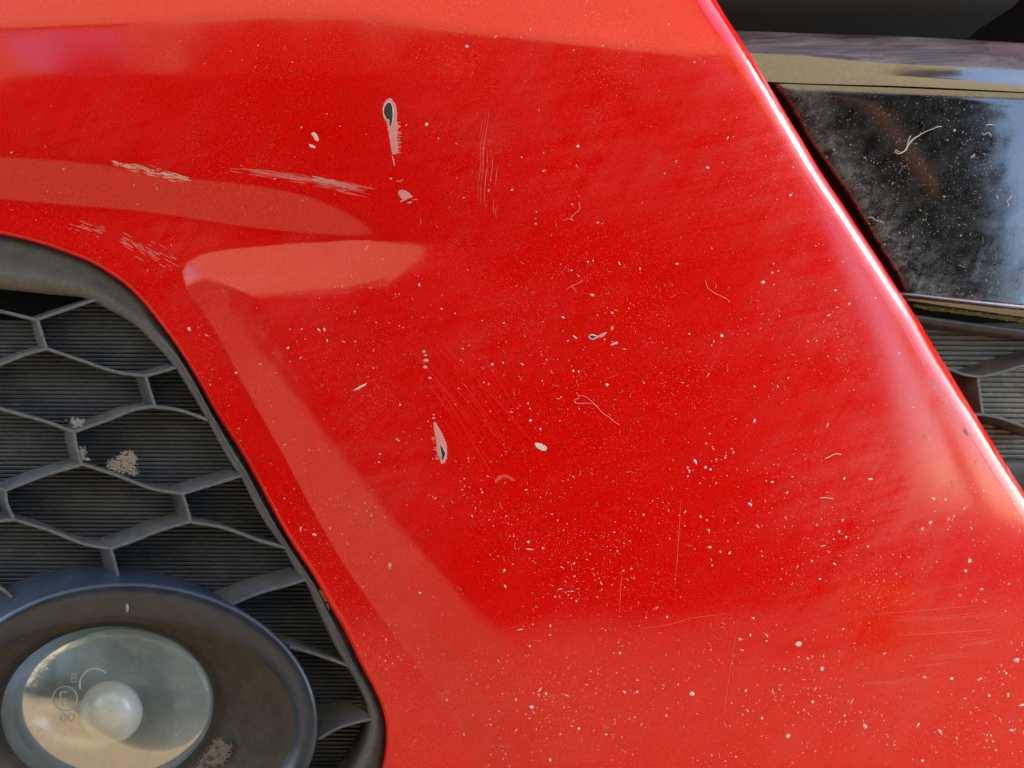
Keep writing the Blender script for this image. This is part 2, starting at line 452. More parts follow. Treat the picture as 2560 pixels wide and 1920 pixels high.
    tag(mesh('glow_pot', np.array(rows).reshape(-1, 3), quadgrid(8, n, closed=True), flat('orange_glaze', (0.85, 0.34, 0.02), 0.35, 0.5), None), 'unseen orange pot added behind the camera to give the bumper its orange glow', 'flower pot')
setting()

# ------------------------------------------------------------------ the car
car = empty('car', (0.15, 0.62, 0.0), 'red car front corner with chipped bumper, round fog lamp and honeycomb grille', 'car')

def haze(u, v):
    """how much wiped-over road film is left on the skin"""
    h = np.full(np.shape(u), 0.10)
    for cu, cv, ru, rv, k in ((1900, 330, 420, 230, 0.75), (2080, 760, 260, 330, 0.75), (2230, 1260, 280, 330, 0.85), (640, 760, 210, 190, 0.55), (1350, 1780, 420, 180, 0.45),
                              (300, 330, 330, 130, 0.30), (950, 1350, 160, 380, 0.45), (2250, 1750, 420, 260, 0.45), (1250, 330, 260, 200, 0.35), (1180, 780, 260, 160, 0.30), (380, 610, 160, 60, 0.5)):
        h = h + k * np.exp(-((u - cu) / ru) ** 2 - ((v - cv) / rv) ** 2)
    return np.clip(h, 0, 1.2)
def build_bumper():
    sl = (slice(1, None), slice(1, None))
    U, Vv = _GU[sl], _GV[sl]
    se, ne = SD_EDGE[0][sl], SD_EDGE[1][sl]
    sg, ng = SD_GRILLE[0][sl], SD_GRILLE[1][sl]
    # EDGE runs down: inside is on its left in picture (u smaller) = positive side by sdist's sign; make both "positive = inside"
    ins_e = se; ins_g = -sg
    inside = (ins_e > 0) & (ins_g > 0)
    nr, nc = U.shape
    quads_in = inside[:-1, :-1].astype(int) + inside[:-1, 1:] + inside[1:, :-1] + inside[1:, 1:]
    keepq = quads_in > 0
    U2, V2 = U.copy(), Vv.copy()
    oe = (ins_e <= 0); og = (ins_g <= 0)
    U2[oe] = ne[..., 0][oe]; V2[oe] = ne[..., 1][oe]
    U2[og] = ng[..., 0][og]; V2[og] = ng[..., 1][og]
    used = np.zeros((nr, nc), bool)
    used[:-1, :-1] |= keepq; used[:-1, 1:] |= keepq; used[1:, :-1] |= keepq; used[1:, 1:] |= keepq
    idx = np.full((nr, nc), -1); idx[used] = np.arange(used.sum())
    uu, vv = U2[used], V2[used]
    D = SKIN[sl][used].copy()
    mv = (oe | og)[used]
    D[mv] = bumper_D(uu[mv], vv[mv])
    V = P3(uu, vv, D)
    r, c = np.nonzero(keepq)
    Fq = np.stack([idx[r, c], idx[r + 1, c], idx[r + 1, c + 1], idx[r, c + 1]], 1)
    # return flanges (folded edges) so that the skin has a real thickness
    Vl = [V]; Fl = [Fq]; base = len(V)
    for line, kind in ((EDGE_R, 'e'), (GRILLE_R, 'g')):
        ln = resample(line, 300, False)
        A = loc(ln[:, 0], ln[:, 1], bumper_D(ln[:, 0], ln[:, 1]))
        if kind == 'e':
            B = A + AX * 3.0; Cc = A + AX * 26.0
        else:
            cx = loc(ln[:, 0], ln[:, 1], 350.0); outw = np.array([0.25, 1.0, 0.10])
            B = A + outw * 2.5; Cc = A + outw * 12.0
        st = np.concatenate([loc2w(A), loc2w(B), loc2w(Cc)])
        n = len(ln)
        q = [(base + i, base + i + 1, base + n + i + 1, base + n + i) for i in range(n - 1)] + \
            [(base + n + i, base + n + i + 1, base + 2 * n + i + 1, base + 2 * n + i) for i in range(n - 1)]
        Vl.append(st); Fl.append(np.array(q)); base += 3 * n
    hz = np.concatenate([haze(uu, vv), np.full(base - len(V), 0.3)])
    return mesh('bumper', np.concatenate(Vl), np.concatenate(Fl), M_PAINT, car, origin=P3(1280, 960, 330.0), attrs={'haze': hz})
bumper = build_bumper()

def strip(name, lines, depths, mat, parent, n=160, closed=False, smooth=True, attrs=None, sub=1):
    """loft through several lines given in photograph pixels, each with its own depth (mm)"""
    V = []
    for ln, d in zip(lines, depths):
        q = resample(ln, n, not closed) if not closed else np.asarray(ln)
        dd = d(q) if callable(d) else np.full(len(q), float(d))
        V.append(P3(q[:, 0], q[:, 1], dd))
    V = np.array(V)
    return mesh(name, V.reshape(-1, 3), quadgrid(len(lines), V.shape[1], closed=closed), mat, parent, smooth, attrs=attrs)

def prism(name, pts, width, L, Dfun, mat, parent, taper=0.85):
    """a moulded bar: front face of given pixel width following pts, walls running back along the car's axis"""
    q = resample(pts, max(6, 5 * len(pts)), True); width = width * 0.92
    t = np.gradient(q, axis=0); t /= np.linalg.norm(t, axis=1, keepdims=True)
    nrm = np.stack([-t[:, 1], t[:, 0]], 1)
    n = len(q); wv = np.asarray(width if np.ndim(width) else np.full(n, width), float)[:, None]
    def side(o, dd): 
        p_ = q + nrm * wv * o
        return loc(p_[:, 0], p_[:, 1], Dfun(q[:, 0], q[:, 1]) + dd)
    Lm = L(q[:, 0], q[:, 1])[:, None] if callable(L) else L
    f0, f1, f2, f3 = side(-0.5, 0.5), side(-0.32, 0.0), side(0.32, 0.0), side(0.5, 0.5)
    b0, b3 = side(-0.5, 0.5) + AX * Lm, side(0.5, 0.5) + AX * Lm
    rows = np.stack([b0, f0, f1, f2, f3, b3])
    Fc = quadgrid(6, n)
    Fc += [(0, n, 4 * n, 5 * n), (n, 2 * n, 3 * n, 4 * n), (n - 1, 6 * n - 1, 5 * n - 1, 2 * n - 1), (2 * n - 1, 5 * n - 1, 4 * n - 1, 3 * n - 1)]
    lit_wear = np.repeat([0.0, 0.5, 1.0, 1.0, 0.5, 0.0], n)  # front face paler than the walls, a highlight put into the colour
    return mesh(name, loc2w(rows).reshape(-1, 3), Fc, mat, parent, smooth=False, attrs={'lit_wear': lit_wear})

# ---- side grille round the fog lamp
def d_plate(u, v): return 361.0 + (v - 700) * 0.0075 + (300 - u) * 0.004
def web_L(u, v): return np.clip(6.0 + (v - 700) * 0.0085, 5.5, 15.0)
def d_web(u, v): return d_plate(u, v) - web_L(u, v)
GR_IN_LOW = [(-420, 700), (-300, 706), (-120, 714), (0, 722), (116, 734), (200, 742), (237, 757), (289, 783), (341, 815), (376, 850), (428, 906), (475, 977),
         (518, 1050), (567, 1140), (603, 1195), (631, 1249), (664, 1308), (712, 1376), (742, 1430), (772, 1470), (798, 1531), (836, 1612),
         (872, 1675), (893, 1710), (918, 1763), (924, 1805), (915, 1850), (890, 1905), (850, 1950), (760, 1990), (300, 2010), (-420, 2000)]
GR_IN = [(-420, 655), (-300, 661), (-120, 670), (0, 679), (116, 697), (203, 716), (252, 739), (305, 771), (356, 806), (394, 843), (446, 900), (492, 972),
         (532, 1046), (580, 1133), (618, 1190), (648, 1249), (682, 1308), (726, 1376), (760, 1430), (789, 1470), (815, 1531), (850, 1612),
         (884, 1675), (905, 1710), (930, 1763), (938, 1805), (930, 1855), (905, 1915), (860, 1965), (765, 2010), (300, 2035), (-420, 2025)]
side_grille = None
def build_side_grille():
    global side_grille
    gr = np.array(GRILLE_R)
    def off(line, k):
        q = resample(line, 200); t = np.gradient(q, axis=0); t /= np.linalg.norm(t, axis=1, keepdims=True)
        return q + np.stack([-t[:, 1], t[:, 0]], 1) * k
    o1 = off(GRILLE, -14); o2 = off(GRILLE, 5); ii = resample(GR_IN, 200); il = resample(GR_IN_LOW, 200)
    m1 = o2 * 0.6 + ii * 0.4
    n = 200
    bd = lambda q: bumper_D(q[:, 0], q[:, 1], False)
    rows = [loc(o1[:, 0], o1[:, 1], bd(o1) + 8), loc(o2[:, 0], o2[:, 1], bd(o2) + 4.2), loc(m1[:, 0], m1[:, 1], bd(o2) + 3.2),
            loc(ii[:, 0], ii[:, 1], d_web(ii[:, 0], ii[:, 1]) - 1.5), loc(il[:, 0], il[:, 1], d_web(il[:, 0], il[:, 1]) + 1.0)]
    rows.append(rows[-1] + AX * 5 + np.array([0, 6.0, 0]))
    V = loc2w(np.array(rows))
    side_grille = mesh('side_grille', V.reshape(-1, 3), quadgrid(len(rows), n), M_FRAME, car, attrs={'lit_wear': np.repeat([0, 0, 0.1, 1.0, 0.75, 0.0], n)})
    bars = [[(-90, 765), (0, 778), (92, 800)], [(92, 800), (160, 776), (243, 748)], [(94, 800), (104, 832), (117, 872)], [(117, 872), (60, 888), (0, 912), (-90, 948)],
            [(117, 872), (200, 900), (290, 930), (364, 940)], [(364, 940), (402, 930), (442, 918)], [(364, 941), (378, 985), (388, 1016)],
            [(388, 1016), (330, 1026), (270, 1050), (186, 1080)], [(388, 1018), (450, 1026), (520, 1050)], [(186, 1080), (100, 1050), (0, 1022), (-90, 990)],
            [(186, 1082), (192, 1120), (204, 1160)], [(204, 1162), (120, 1186), (60, 1208), (14, 1226)], [(204, 1160), (290, 1188), (380, 1222), (457, 1234)],
            [(457, 1234), (530, 1212), (608, 1188)], [(14, 1226), (18, 1260), (36, 1300)], [(14, 1226), (-40, 1212), (-90, 1200)],
            [(457, 1236), (468, 1270), (477, 1306)], [(477, 1304), (400, 1326), (340, 1350), (278, 1372)], [(479, 1306), (560, 1320), (650, 1352), (724, 1372)],
            [(36, 1300), (120, 1325), (210, 1360), (278, 1372)], [(36, 1300), (-30, 1304), (-90, 1300)], [(278, 1374), (288, 1410), (298, 1450)],
            [(578, 1512), (650, 1482), (715, 1464), (772, 1446)], [(725, 1618), (790, 1636), (893, 1672)], [(796, 1848), (850, 1818), (932, 1796)],
            [(-60, 1452), (0, 1470), (30, 1494)]]
    for b in bars:
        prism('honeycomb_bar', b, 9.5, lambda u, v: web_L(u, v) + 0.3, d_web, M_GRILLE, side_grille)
build_side_grille()

def inside_poly(u, v, poly):
    c = np.zeros(np.shape(u), bool); P = np.asarray(poly); j = len(P) - 1
    for i in range(len(P)):
        a, b = P[i], P[j]
        with np.errstate(divide='ignore', invalid='ignore'):
            c ^= ((a[1] > v) != (b[1] > v)) & (u < (b[0] - a[0]) * (v - a[1]) / (b[1] - a[1] + 1e-12) + a[0])
        j = i
    return c

def ribbed(name, u0, u1, v0, v1, pitch, slope, dplate, parent, reach, mat=M_RIB, hole=None):
    """backing panel with horizontal ribs standing on it, each rib an object"""
    cs = np.array([(u0, v0), (u1, v0), (u1, v1), (u0, v1)], float)
    if hole is None:
        V = P3(cs[:, 0], cs[:, 1], dplate(cs[:, 0], cs[:, 1]) + 2.2); Fp = [(0, 1, 2, 3)]
    else:
        hx, hy, ha, hb = hole; t = np.linspace(0, 2 * math.pi, 80, endpoint=False)
        inn = np.stack([hx + ha * np.cos(t), hy + hb * np.sin(t)], 1)
        kx = np.where(np.cos(t) > 0, u1 - hx, hx - u0) / np.maximum(np.abs(np.cos(t)), 1e-6); ky = np.where(np.sin(t) > 0, v1 - hy, hy - v0) / np.maximum(np.abs(np.sin(t)), 1e-6)
        k_ = np.minimum(kx, ky); out = np.stack([hx + k_ * np.cos(t), hy + k_ * np.sin(t)], 1)
        ci = [int(np.argmin(np.hypot(*(out - c_).T))) for c_ in cs]
        for i_, c_ in zip(ci, cs): out[i_] = c_
        allp = np.concatenate([inn, out]); V = P3(allp[:, 0], allp[:, 1], dplate(allp[:, 0], allp[:, 1]) + 2.2); Fp = quadgrid(2, 80, closed=True)
    pan = mesh(name, V, Fp, mat, parent, smooth=False)
    v = v0
    while v < v1:
        a, b = reach(v)
        spans = [(a, b)]
        if hole is not None and abs(v - hole[1]) < hole[3]:
            half = hole[2] * math.sqrt(1 - ((v - hole[1]) / hole[3]) ** 2)
            spans = [s_ for s_ in ((a, hole[0] - half), (hole[0] + half, b)) if s_[1] - s_[0] > 6]
        for a, b in spans:
            n = max(4, int((b - a) / 60))
            uu = np.linspace(a, b, n)
            def row(o, d):
                vv = v + uu * slope + o * pitch
                return loc2w(loc(uu, vv, dplate(uu, vv) + d))
            rows = np.stack([row(-0.44, 2.0), row(-0.36, 0.25), row(-0.20, 0.0), row(0.22, 0.1), row(0.36, 0.45), row(0.42, 2.0)])
            mesh('rib', rows.reshape(-1, 3), quadgrid(6, n), mat, pan, smooth=False)
        v += pitch * (1 + RNG.normal() * 0.01)
    return pan
def reach_left(v):
    q = resample(GR_IN, 200)
    sel = q[(q[:, 1] > v - 12) & (q[:, 1] < v + 12) & (q[:, 0] > 0)]
    r = sel[:, 0].max() if len(sel) else (240 if v < 780 else 940)
    return (-300 if v > 797 else 100 + (798 - v) * 2.9, r + 26)
panel_left = ribbed('ribbed_panel', -420, 1000, 690, 2060, 10.4, 0.004, d_plate, car, reach_left, hole=(286, 1766, 440, 325))

mesh('cell_shade_sheet', P3(np.array([-300., 92, 330, -300]), np.array([804., 801, 716, 690]), 363.5), [(0, 1, 2, 3)], M_DARK, side_grille, smooth=False)  # flat black sheet in place of the cell's deep shade

# ---- fog lamp
lamp = empty('fog_lamp', P3(268, 1770, 366.0), None, None)
del_keys = [k for k in ('label', 'category') if k in lamp]
for k in del_keys: del lamp[k]
lamp.parent = car; lamp.location = WORLD['fog_lamp'] - WORLD['car']
def ell(cx, cy, rx, ry, rot=0.0, n=128):
    t = np.linspace(0, 2 * math.pi, n, endpoint=False); a = math.radians(rot)
    x, y = rx * np.cos(t), ry * np.sin(t)
    return np.stack([cx + x * math.cos(a) - y * math.sin(a), cy + x * math.sin(a) + y * math.cos(a)], 1)
def build_fog_lamp():
    e1 = ell(318, 1810, 474, 352); e1b = ell(317, 1810, 462, 342); e2a = ell(309, 1814, 446, 320); e2 = ell(296, 1820, 440, 280, -2)
    def A(e, D): return loc(e[:, 0], e[:, 1], np.full(len(e), D))
    back = A(ell(318, 1810, 480, 356), 347.2) + AX * 24
    rows = np.stack([back, A(ell(318, 1810, 478, 355), 347.0), A(e1, 345.5), A(e1b, 344.7), A(e2a, 345.8), A(e2, 352.0)])
    n = 128
    V = loc2w(rows)
    bz = mesh('bezel', V.reshape(-1, 3), quadgrid(len(rows), n, closed=True), M_BEZEL, lamp)
    rows = np.stack([A(e2, 352.0), A(ell(294, 1819, 433, 274, -2), 352.8), A(ell(280, 1795, 345, 240, -5), 361.0), A(ell(268, 1770, 271, 208, -7), 368.0), A(ell(268, 1770, 266, 204, -7), 371.0)])
    mesh('lamp_housing', loc2w(rows).reshape(-1, 3), quadgrid(len(rows), n, closed=True), M_CONE, lamp)
    # lens: a shallow dome
    rr = [1.0, 0.985, 0.95, 0.88, 0.78, 0.65, 0.5, 0.34, 0.17]
    rows = [A(ell(268, 1770, 268 * r, 206 * r, -7), 366.5 - 10.0 * math.sqrt(max(0, 1 - r * r))) for r in rr]
    V = loc2w(np.array(rows)).reshape(-1, 3)
    V = np.concatenate([V, P3(268, 1770, 356.5)[None]])
    Fc = quadgrid(len(rows), n, closed=True) + [((len(rows) - 1) * n + i, (len(rows) - 1) * n + (i + 1) % n, len(rows) * n) for i in range(n)]
    g = NT('lamp_glass')
    out = g.t.nodes['Material Output']
    tr = g.n('ShaderNodeBsdfTransparent'); tr.inputs[0].default_value = (0.86, 0.90, 0.88, 1)
    gl = g.n('ShaderNodeBsdfGlossy'); gl.inputs['Roughness'].default_value = 0.06
    fr = g.n('ShaderNodeFresnel'); fr.inputs[0].default_value = 1.6
    df = g.n('ShaderNodeBsdfDiffuse')
    dn = g.noise(55, 6, 0.7); dn2 = g.noise(900, 3, 0.6)
    dust = g.math('MULTIPLY', g.ramp(dn, [(0.40, 0.10), (0.78, 0.48)]), g.ramp(dn2, [(0.3, 0.4), (0.65, 1)]))
    df.inputs[0].default_value = (0.42, 0.45, 0.475, 1)
    m1 = g.n('ShaderNodeMixShader'); g.t.links.new(g.math('ADD', g.math('MULTIPLY', fr.outputs[0], 0.55), 0.0, True), m1.inputs[0]); g.t.links.new(tr.outputs[0], m1.inputs[1]); g.t.links.new(gl.outputs[0], m1.inputs[2])
    m2 = g.n('ShaderNodeMixShader'); g.t.links.new(dust, m2.inputs[0]); g.t.links.new(m1.outputs[0], m2.inputs[1]); g.t.links.new(df.outputs[0], m2.inputs[2])
    g.t.links.new(m2.outputs[0], out.inputs[0])
    lens = mesh('lens', V, Fc, g.m, lamp)
    # reflector bowl behind the glass
    chrome = NT('reflector_chrome'); c1 = chrome.noise(40, 4, 0.6)
    chrome.set('Base Color', chrome.mix(c1, (0.36, 0.46, 0.56), (0.62, 0.76, 0.88))); chrome.set('Metallic', 0.5); chrome.set('Roughness', 0.22); chrome.bump(chrome.noise(45, 2, 0.5), 0.3, 0.004)
    rows = [A(ell(268, 1770, 266 * r, 204 * r, -7), 370.0 + 26.0 * (1 - r * r)) for r in (1.0, 0.96, 0.86, 0.72, 0.55, 0.36, 0.15)]
    mesh('reflector', loc2w(np.array(rows)).reshape(-1, 3), quadgrid(len(rows), n, closed=True), chrome.m, lamp)
    # bulb shield: satin metal cup in front of the bulb
    cap = flat('bulb_shield_satin', (0.86, 0.92, 1.0), 0.28, 0.7)
    cap.node_tree.nodes['Principled BSDF'].inputs['Metallic'].default_value = 0.10
    rows = []
    for r, dz in ((1.02, 14), (1.0, 3.5), (0.98, 2.2), (0.92, 0.2), (0.8, -2.6), (0.62, -5.2), (0.42, -7.0), (0.2, -8.0), (0.02, -8.3)):
        rows.append(A(ell(278, 1778, 78 * r, 76 * r, n=48), 367.0 + dz))
    mesh('bulb_shield', loc2w(np.array(rows)).reshape(-1, 3), quadgrid(len(rows), 48, closed=True), cap, lamp)
    # moulded approval marks on the inside of the glass
    raised = NT('moulded_glass'); raised.set('Base Color', (0.50, 0.53, 0.52, 1)); raised.set('Roughness', 0.25); raised.set('Alpha', 0.6)
    def dlens(u, v):
        r2 = ((u - 268) / 268) ** 2 + ((v - 1770) / 206) ** 2
        return 366.5 - 10.0 * np.sqrt(np.clip(1 - r2, 0, 1)) + 0.3
    def stroke(name, pts, wd=3.2, close=False):
        q = resample(pts, max(8, 4 * len(pts)), False)
        t = np.gradient(q, axis=0); t /= np.linalg.norm(t, axis=1, keepdims=True) + 1e-9
        nn = np.stack([-t[:, 1], t[:, 0]], 1)
        rows = []
        for o, dd in ((-0.5, 0.0), (0.0, -0.45), (0.5, 0.0)):
            p_ = q + nn * wd * o
            rows.append(loc(p_[:, 0], p_[:, 1], dlens(p_[:, 0], p_[:, 1]) - 0.5 + dd))
        return loc2w(np.array(rows)).reshape(-1, 3), quadgrid(3, len(q))
    def glyphs(name, strokes, wd=3.2):
        V, Fc = [], []; b = 0
        for s_ in strokes:
            a_, f_ = stroke(name, s_, wd); V.append(a_); Fc += [tuple(b + i for i in q) for q in f_]; b += len(a_)
        mesh(name, np.concatenate(V), Fc, raised.m, lamp)
    circ = [(162 + 31 * math.cos(t), 1747 + 31 * math.sin(t)) for t in np.linspace(0, 2 * math.pi, 26)]
    glyphs('approval_mark', [circ, [(150, 1730), (150, 1764)], [(150, 1730), (168, 1730)], [(150, 1747), (166, 1747)], [(150, 1764), (168, 1764)]])
    glyphs('class_letter', [[(179, 1685), (179, 1705)], [(179, 1685), (188, 1686), (191, 1690), (188, 1694), (179, 1695)], [(179, 1695), (190, 1697), (192, 1701), (189, 1705), (179, 1705)]], 2.4)
    arc = [(237 + 38 * math.cos(t), 1712 + 40 * math.sin(t)) for t in np.linspace(math.radians(165), math.radians(315), 20)]
    glyphs('moulded_arc', [arc], 5.0)
    z = lambda cx: [(cx + 7 * math.cos(t), 1795 + 9 * math.sin(t)) for t in np.linspace(0, 2 * math.pi, 14)]
    glyphs('approval_digits', [z(156), z(176)], 2.4)
    # adjuster nib on the bezel
    rows = [A(ell(318, 1518, 5 * r, 13 * r, 0, 16), 349.2 - d) for r, d in ((1, 0), (0.9, 1.0), (0.5, 1.6), (0.02, 1.7))]
    mesh('nib', loc2w(np.array(rows)).reshape(-1, 3), quadgrid(4, 16, closed=True), flat('nib_grey', (0.30, 0.31, 0.34), 0.4), lamp)
build_fog_lamp()

# ---- mud, clip
def blob(name, outline, Dfun, height, mat, parent, n=60, rag=0.10, off=0.0):
    q = resample(list(outline) + [outline[0]], n + 1)[:-1]
    c = q.mean(0)
    rg = 1 + RNG.normal(size=n) * rag
    rows = []
    for r, h in ((1.0, 0.0), (0.92, 0.55), (0.7, 0.85), (0.4, 1.0), (0.12, 1.0)):
        p_ = c + (q - c) * (r * (1 + (rg - 1) * (0.4 + 0.6 * r)))[:, None]
        hh = height * h * (1 + 0.25 * RNG.normal(size=n) * (h > 0))
        rows.append(loc(p_[:, 0], p_[:, 1], Dfun(p_[:, 0], p_[:, 1]) - off - hh))
    V = loc2w(np.array(rows)).reshape(-1, 3)
    Fc = quadgrid(5, n, closed=True) + [tuple(4 * n + i for i in range(n))]
    return mesh(name, V, Fc, mat, parent)
def grains(outline, Dfun, n, mat, parent, size=(1.2, 4.2), h=0.22):
    o = np.asarray(outline, float); c = o.mean(0); V, Fc = [], []
    lo, hi = o.min(0) - 10, o.max(0) + 10
    pu = RNG.uniform(lo[0], hi[0], n * 8); pv = RNG.uniform(lo[1], hi[1], n * 8)
    d, _, _ = sdist(pu, pv, np.concatenate([o, o[:1]])); ins = inside_poly(pu, pv, o)
    depth_ = np.where(ins, np.abs(d), -np.abs(d))
    keep = RNG.random(n * 8) < sstep(-7, 9, depth_) ** 1.5
    pu, pv, depth_ = pu[keep][:n], pv[keep][:n], depth_[keep][:n]
    for u, v, dd in zip(pu, pv, depth_):
        s_ = RNG.uniform(*size) * (0.6 + 0.6 * float(sstep(-4, 14, dd))); a_ = RNG.random() * 6.28; b = len(V)
        D0 = float(Dfun(np.array(u), np.array(v)))
        for k in range(6):
            r = s_ * RNG.uniform(0.7, 1.2); t = a_ + k * 1.047
            V.append(loc(u + r * math.cos(t), v + 0.75 * r * math.sin(t), D0 + 0.05))
        V.append(loc(u, v, D0 - h * RNG.uniform(0.5, 1.3)))
        Fc += [(b + k, b + (k + 1) % 6, b + 6) for k in range(6)]
    return mesh('mud_patch', loc2w(np.array(V)).reshape(-1, 3), Fc, mat, parent, smooth=False)
grains([(262, 1166), (270, 1150), (290, 1142), (302, 1128), (325, 1124), (340, 1136), (346, 1152), (340, 1165), (348, 1180), (335, 1192), (300, 1184), (280, 1176)], d_plate, 420, M_MUD, panel_left)
grains([(196, 1114), (206, 1118), (218, 1128), (212, 1140), (226, 1150), (214, 1152), (204, 1150), (198, 1136)], lambda u, v: d_web(u, v) + 1, 110, M_DUSTY, panel_left)
grains([(168, 1052), (180, 1042), (200, 1046), (214, 1052), (208, 1066), (186, 1070)], lambda u, v: d_web(u, v) + 1.6, 110, M_DUSTY, panel_left)
def d_cone(u, v): return 361.0 + (560 - u) * 0.02
grains([(520, 1870), (535, 1848), (552, 1842), (566, 1852), (586, 1862), (582, 1888), (560, 1915), (500, 1935), (480, 1922), (500, 1895)], d_cone, 420, flat('grey_mud', (0.20, 0.175, 0.155), 0.95, 0.1, 0.3, 500, 0.6), lamp)
blob('clip', [(793, 1478), (801, 1474), (808, 1484), (816, 1499), (818, 1506), (810, 1502), (801, 1496)], lambda u, v: skin_D(u, v), 0.5, M_CLIP, car, 30, 0.02, -2.0)
blob('clip', [(814, 1510), (819, 1508), (823, 1516), (825, 1524), (820, 1522)], lambda u, v: skin_D(u, v), 0.5, M_CLIP, car, 24, 0.02, -2.0)

# ---- black parts right of the bumper
T0 = [(1700, 72), (1842, 77), (2062, 85), (2274, 92), (2560, 108), (2900, 128)]
T1 = [(1740, 126), (1872, 132), (2027, 141), (2203, 157), (2560, 176), (2900, 196)]
T2 = [(1780, 196), (1956, 206), (2100, 211), (2274, 216), (2560, 230), (2900, 248)]
B0 = [(2160, 722), (2275, 731), (2346, 739), (2450, 750), (2560, 761), (2900, 795)]
SIDE = [(1862, 132), (1930, 206), (1982, 276), (2014, 337), (2056, 397), (2121, 489), (2197, 615), (2244, 690), (2262, 731)]
def d_trim(u, v): return 352.0 + 0.5 * 0.0006 * ((u - 1950) * 0.184) ** 2 * np.where(u > 1950, 1, 0.0)
def build_trim():
    n = 90
    a = resample(T2, n); b = resample(B0, n)
    # main face: parametrised between SIDE at left and the far right
    side = resample(SIDE[1:], 60)
    rows, dust = [], []
    for i, t in enumerate(np.linspace(0, 1, 60)):
        s0 = side[i]
        top = np.interp
        # the line through s0 running parallel to top/bottom edges
        ue = 2900.0
        ve_top, ve_bot = 248.0, 795.0
        ve = ve_top + (ve_bot - ve_top) * (s0[1] - 206) / (731 - 206)
        uu = s0[0] + (ue - s0[0]) * np.linspace(0, 1, n) ** 1.4
        vv = s0[1] + (ve - s0[1]) * (uu - s0[0]) / (ue - s0[0])
        # sag of the top line
        D = d_trim(uu, vv) + 2.5 * np.exp(-(uu - s0[0]) / 9.0)
        D = D + 3.0 * np.exp(-np.abs(vv - (206 + (uu - 1956) * 0.04)) / 8.0) * 0.4
        rows.append(loc(uu, vv, D))
        e = np.minimum((uu - s0[0]) / 170.0, 1)
        dust.append(0.30 + 1.5 * (1 - e) ** 1.5 + 0.5 * sstep(520, 720, vv) * (0.4 + 0.6 * RNG.random()))
    V = loc2w(np.array(rows)).reshape(-1, 3)
    tr = mesh('gloss_trim', V, quadgrid(60, n), M_GLOSS, car, attrs={'dust': np.array(dust).ravel()})
    # side return towards the bumper
    sd = resample(SIDE, 80)
    o = np.array([-30.0, 14.0])
    rows = [loc(sd[:, 0], sd[:, 1], d_trim(sd[:, 0], sd[:, 1]) + 2.5), loc(sd[:, 0] - 12, sd[:, 1] + 4, d_trim(sd[:, 0], sd[:, 1]) + 7), loc(sd[:, 0] - 60, sd[:, 1] + 26, d_trim(sd[:, 0], sd[:, 1]) + 16)]
    mesh('trim_side', loc2w(np.array(rows)).reshape(-1, 3), quadgrid(3, 80), flat('side_black', (0.02, 0.013, 0.014), 0.35, 0.4, 0.4, 700), tr)
    # bevel above the face, and the upper ledge
    mB = NT('gloss_bevel'); 
    nb = mB.noise(130, 5, 0.65, mB.mapv((0.3, 1, 2.5)))
    nB = mB.noise(700, 4, 0.7); mB.set('Base Color', mB.mix(mB.ramp(nB, [(0.5, 0), (0.8, 0.5)]), (0.010, 0.010, 0.009), (0.25, 0.23, 0.20)))
    mB.set('Roughness', mB.math('ADD', mB.math('MULTIPLY', nb, 0.12), 0.04)); mB.set('Specular IOR Level', 1.0); mB.set('Coat Weight', 1.0); mB.set('Coat IOR', 1.7); mB.set('Coat Roughness', 0.04)
    strip('trim_bevel', [T2, [(p[0], p[1] - 17) for p in T2], [(p[0], p[1] * 0.55 + q[1] * 0.45) for p, q in zip(T2, [(0, 130), (0, 136), (0, 148), (0, 158), (0, 176), (0, 196)])], T1],
          [lambda q: d_trim(q[:, 0], q[:, 1]) + 0.5, lambda q: d_trim(q[:, 0], q[:, 1]) + 1.12, lambda q: d_trim(q[:, 0], q[:, 1]) + 1.9, lambda q: d_trim(q[:, 0], q[:, 1]) + 3.95], mB.m, tr)
    mL = NT('dusty_ledge')
    nl = mL.noise(90, 8, 0.75, mL.mapv((0.14, 1, 1.6), (0, math.radians(4), 0)), 1.2); nf = mL.noise(900, 3, 0.6)
    mL.set('Base Color', mL.mix(mL.math('MULTIPLY', mL.ramp(nl, [(0.38, 0.0), (0.62, 1)]), mL.ramp(nf, [(0.2, 0.5), (0.7, 1)])), (0.016, 0.014, 0.016), (0.25, 0.21, 0.22)))
    mL.set('Roughness', mL.math('ADD', mL.math('MULTIPLY', nl, 0.4), 0.25)); mL.set('Specular IOR Level', 0.5)
    strip('trim_ledge', [T1, [(p[0], p[1] * 0.5 + q[1] * 0.5) for p, q in zip(T1, T0)], T0, [(p[0], p[1] + 2) for p in T0]],
          [lambda q: d_trim(q[:, 0], q[:, 1]) + 4.2, lambda q: d_trim(q[:, 0], q[:, 1]) + 12, lambda q: d_trim(q[:, 0], q[:, 1]) + 20, lambda q: d_trim(q[:, 0], q[:, 1]) + 40], mL.m, tr)
    # rolled lower lip
    def sh(line, d): return [(p[0], p[1] + d * (0.6 + 0.4 * min(1, (p[0] - 2160) / 400))) for p in line]
    lips = [(B0, 0.6), (sh(B0, 3), -0.1), (sh(B0, 7), -1.0), (sh(B0, 9), -1.2), (sh(B0, 12), -0.6), (sh(B0, 18), 1.6), (sh(B0, 26), 2.2), (sh(B0, 36), 3.6), (sh(B0, 43), 6.5), (sh(B0, 46), 12)]
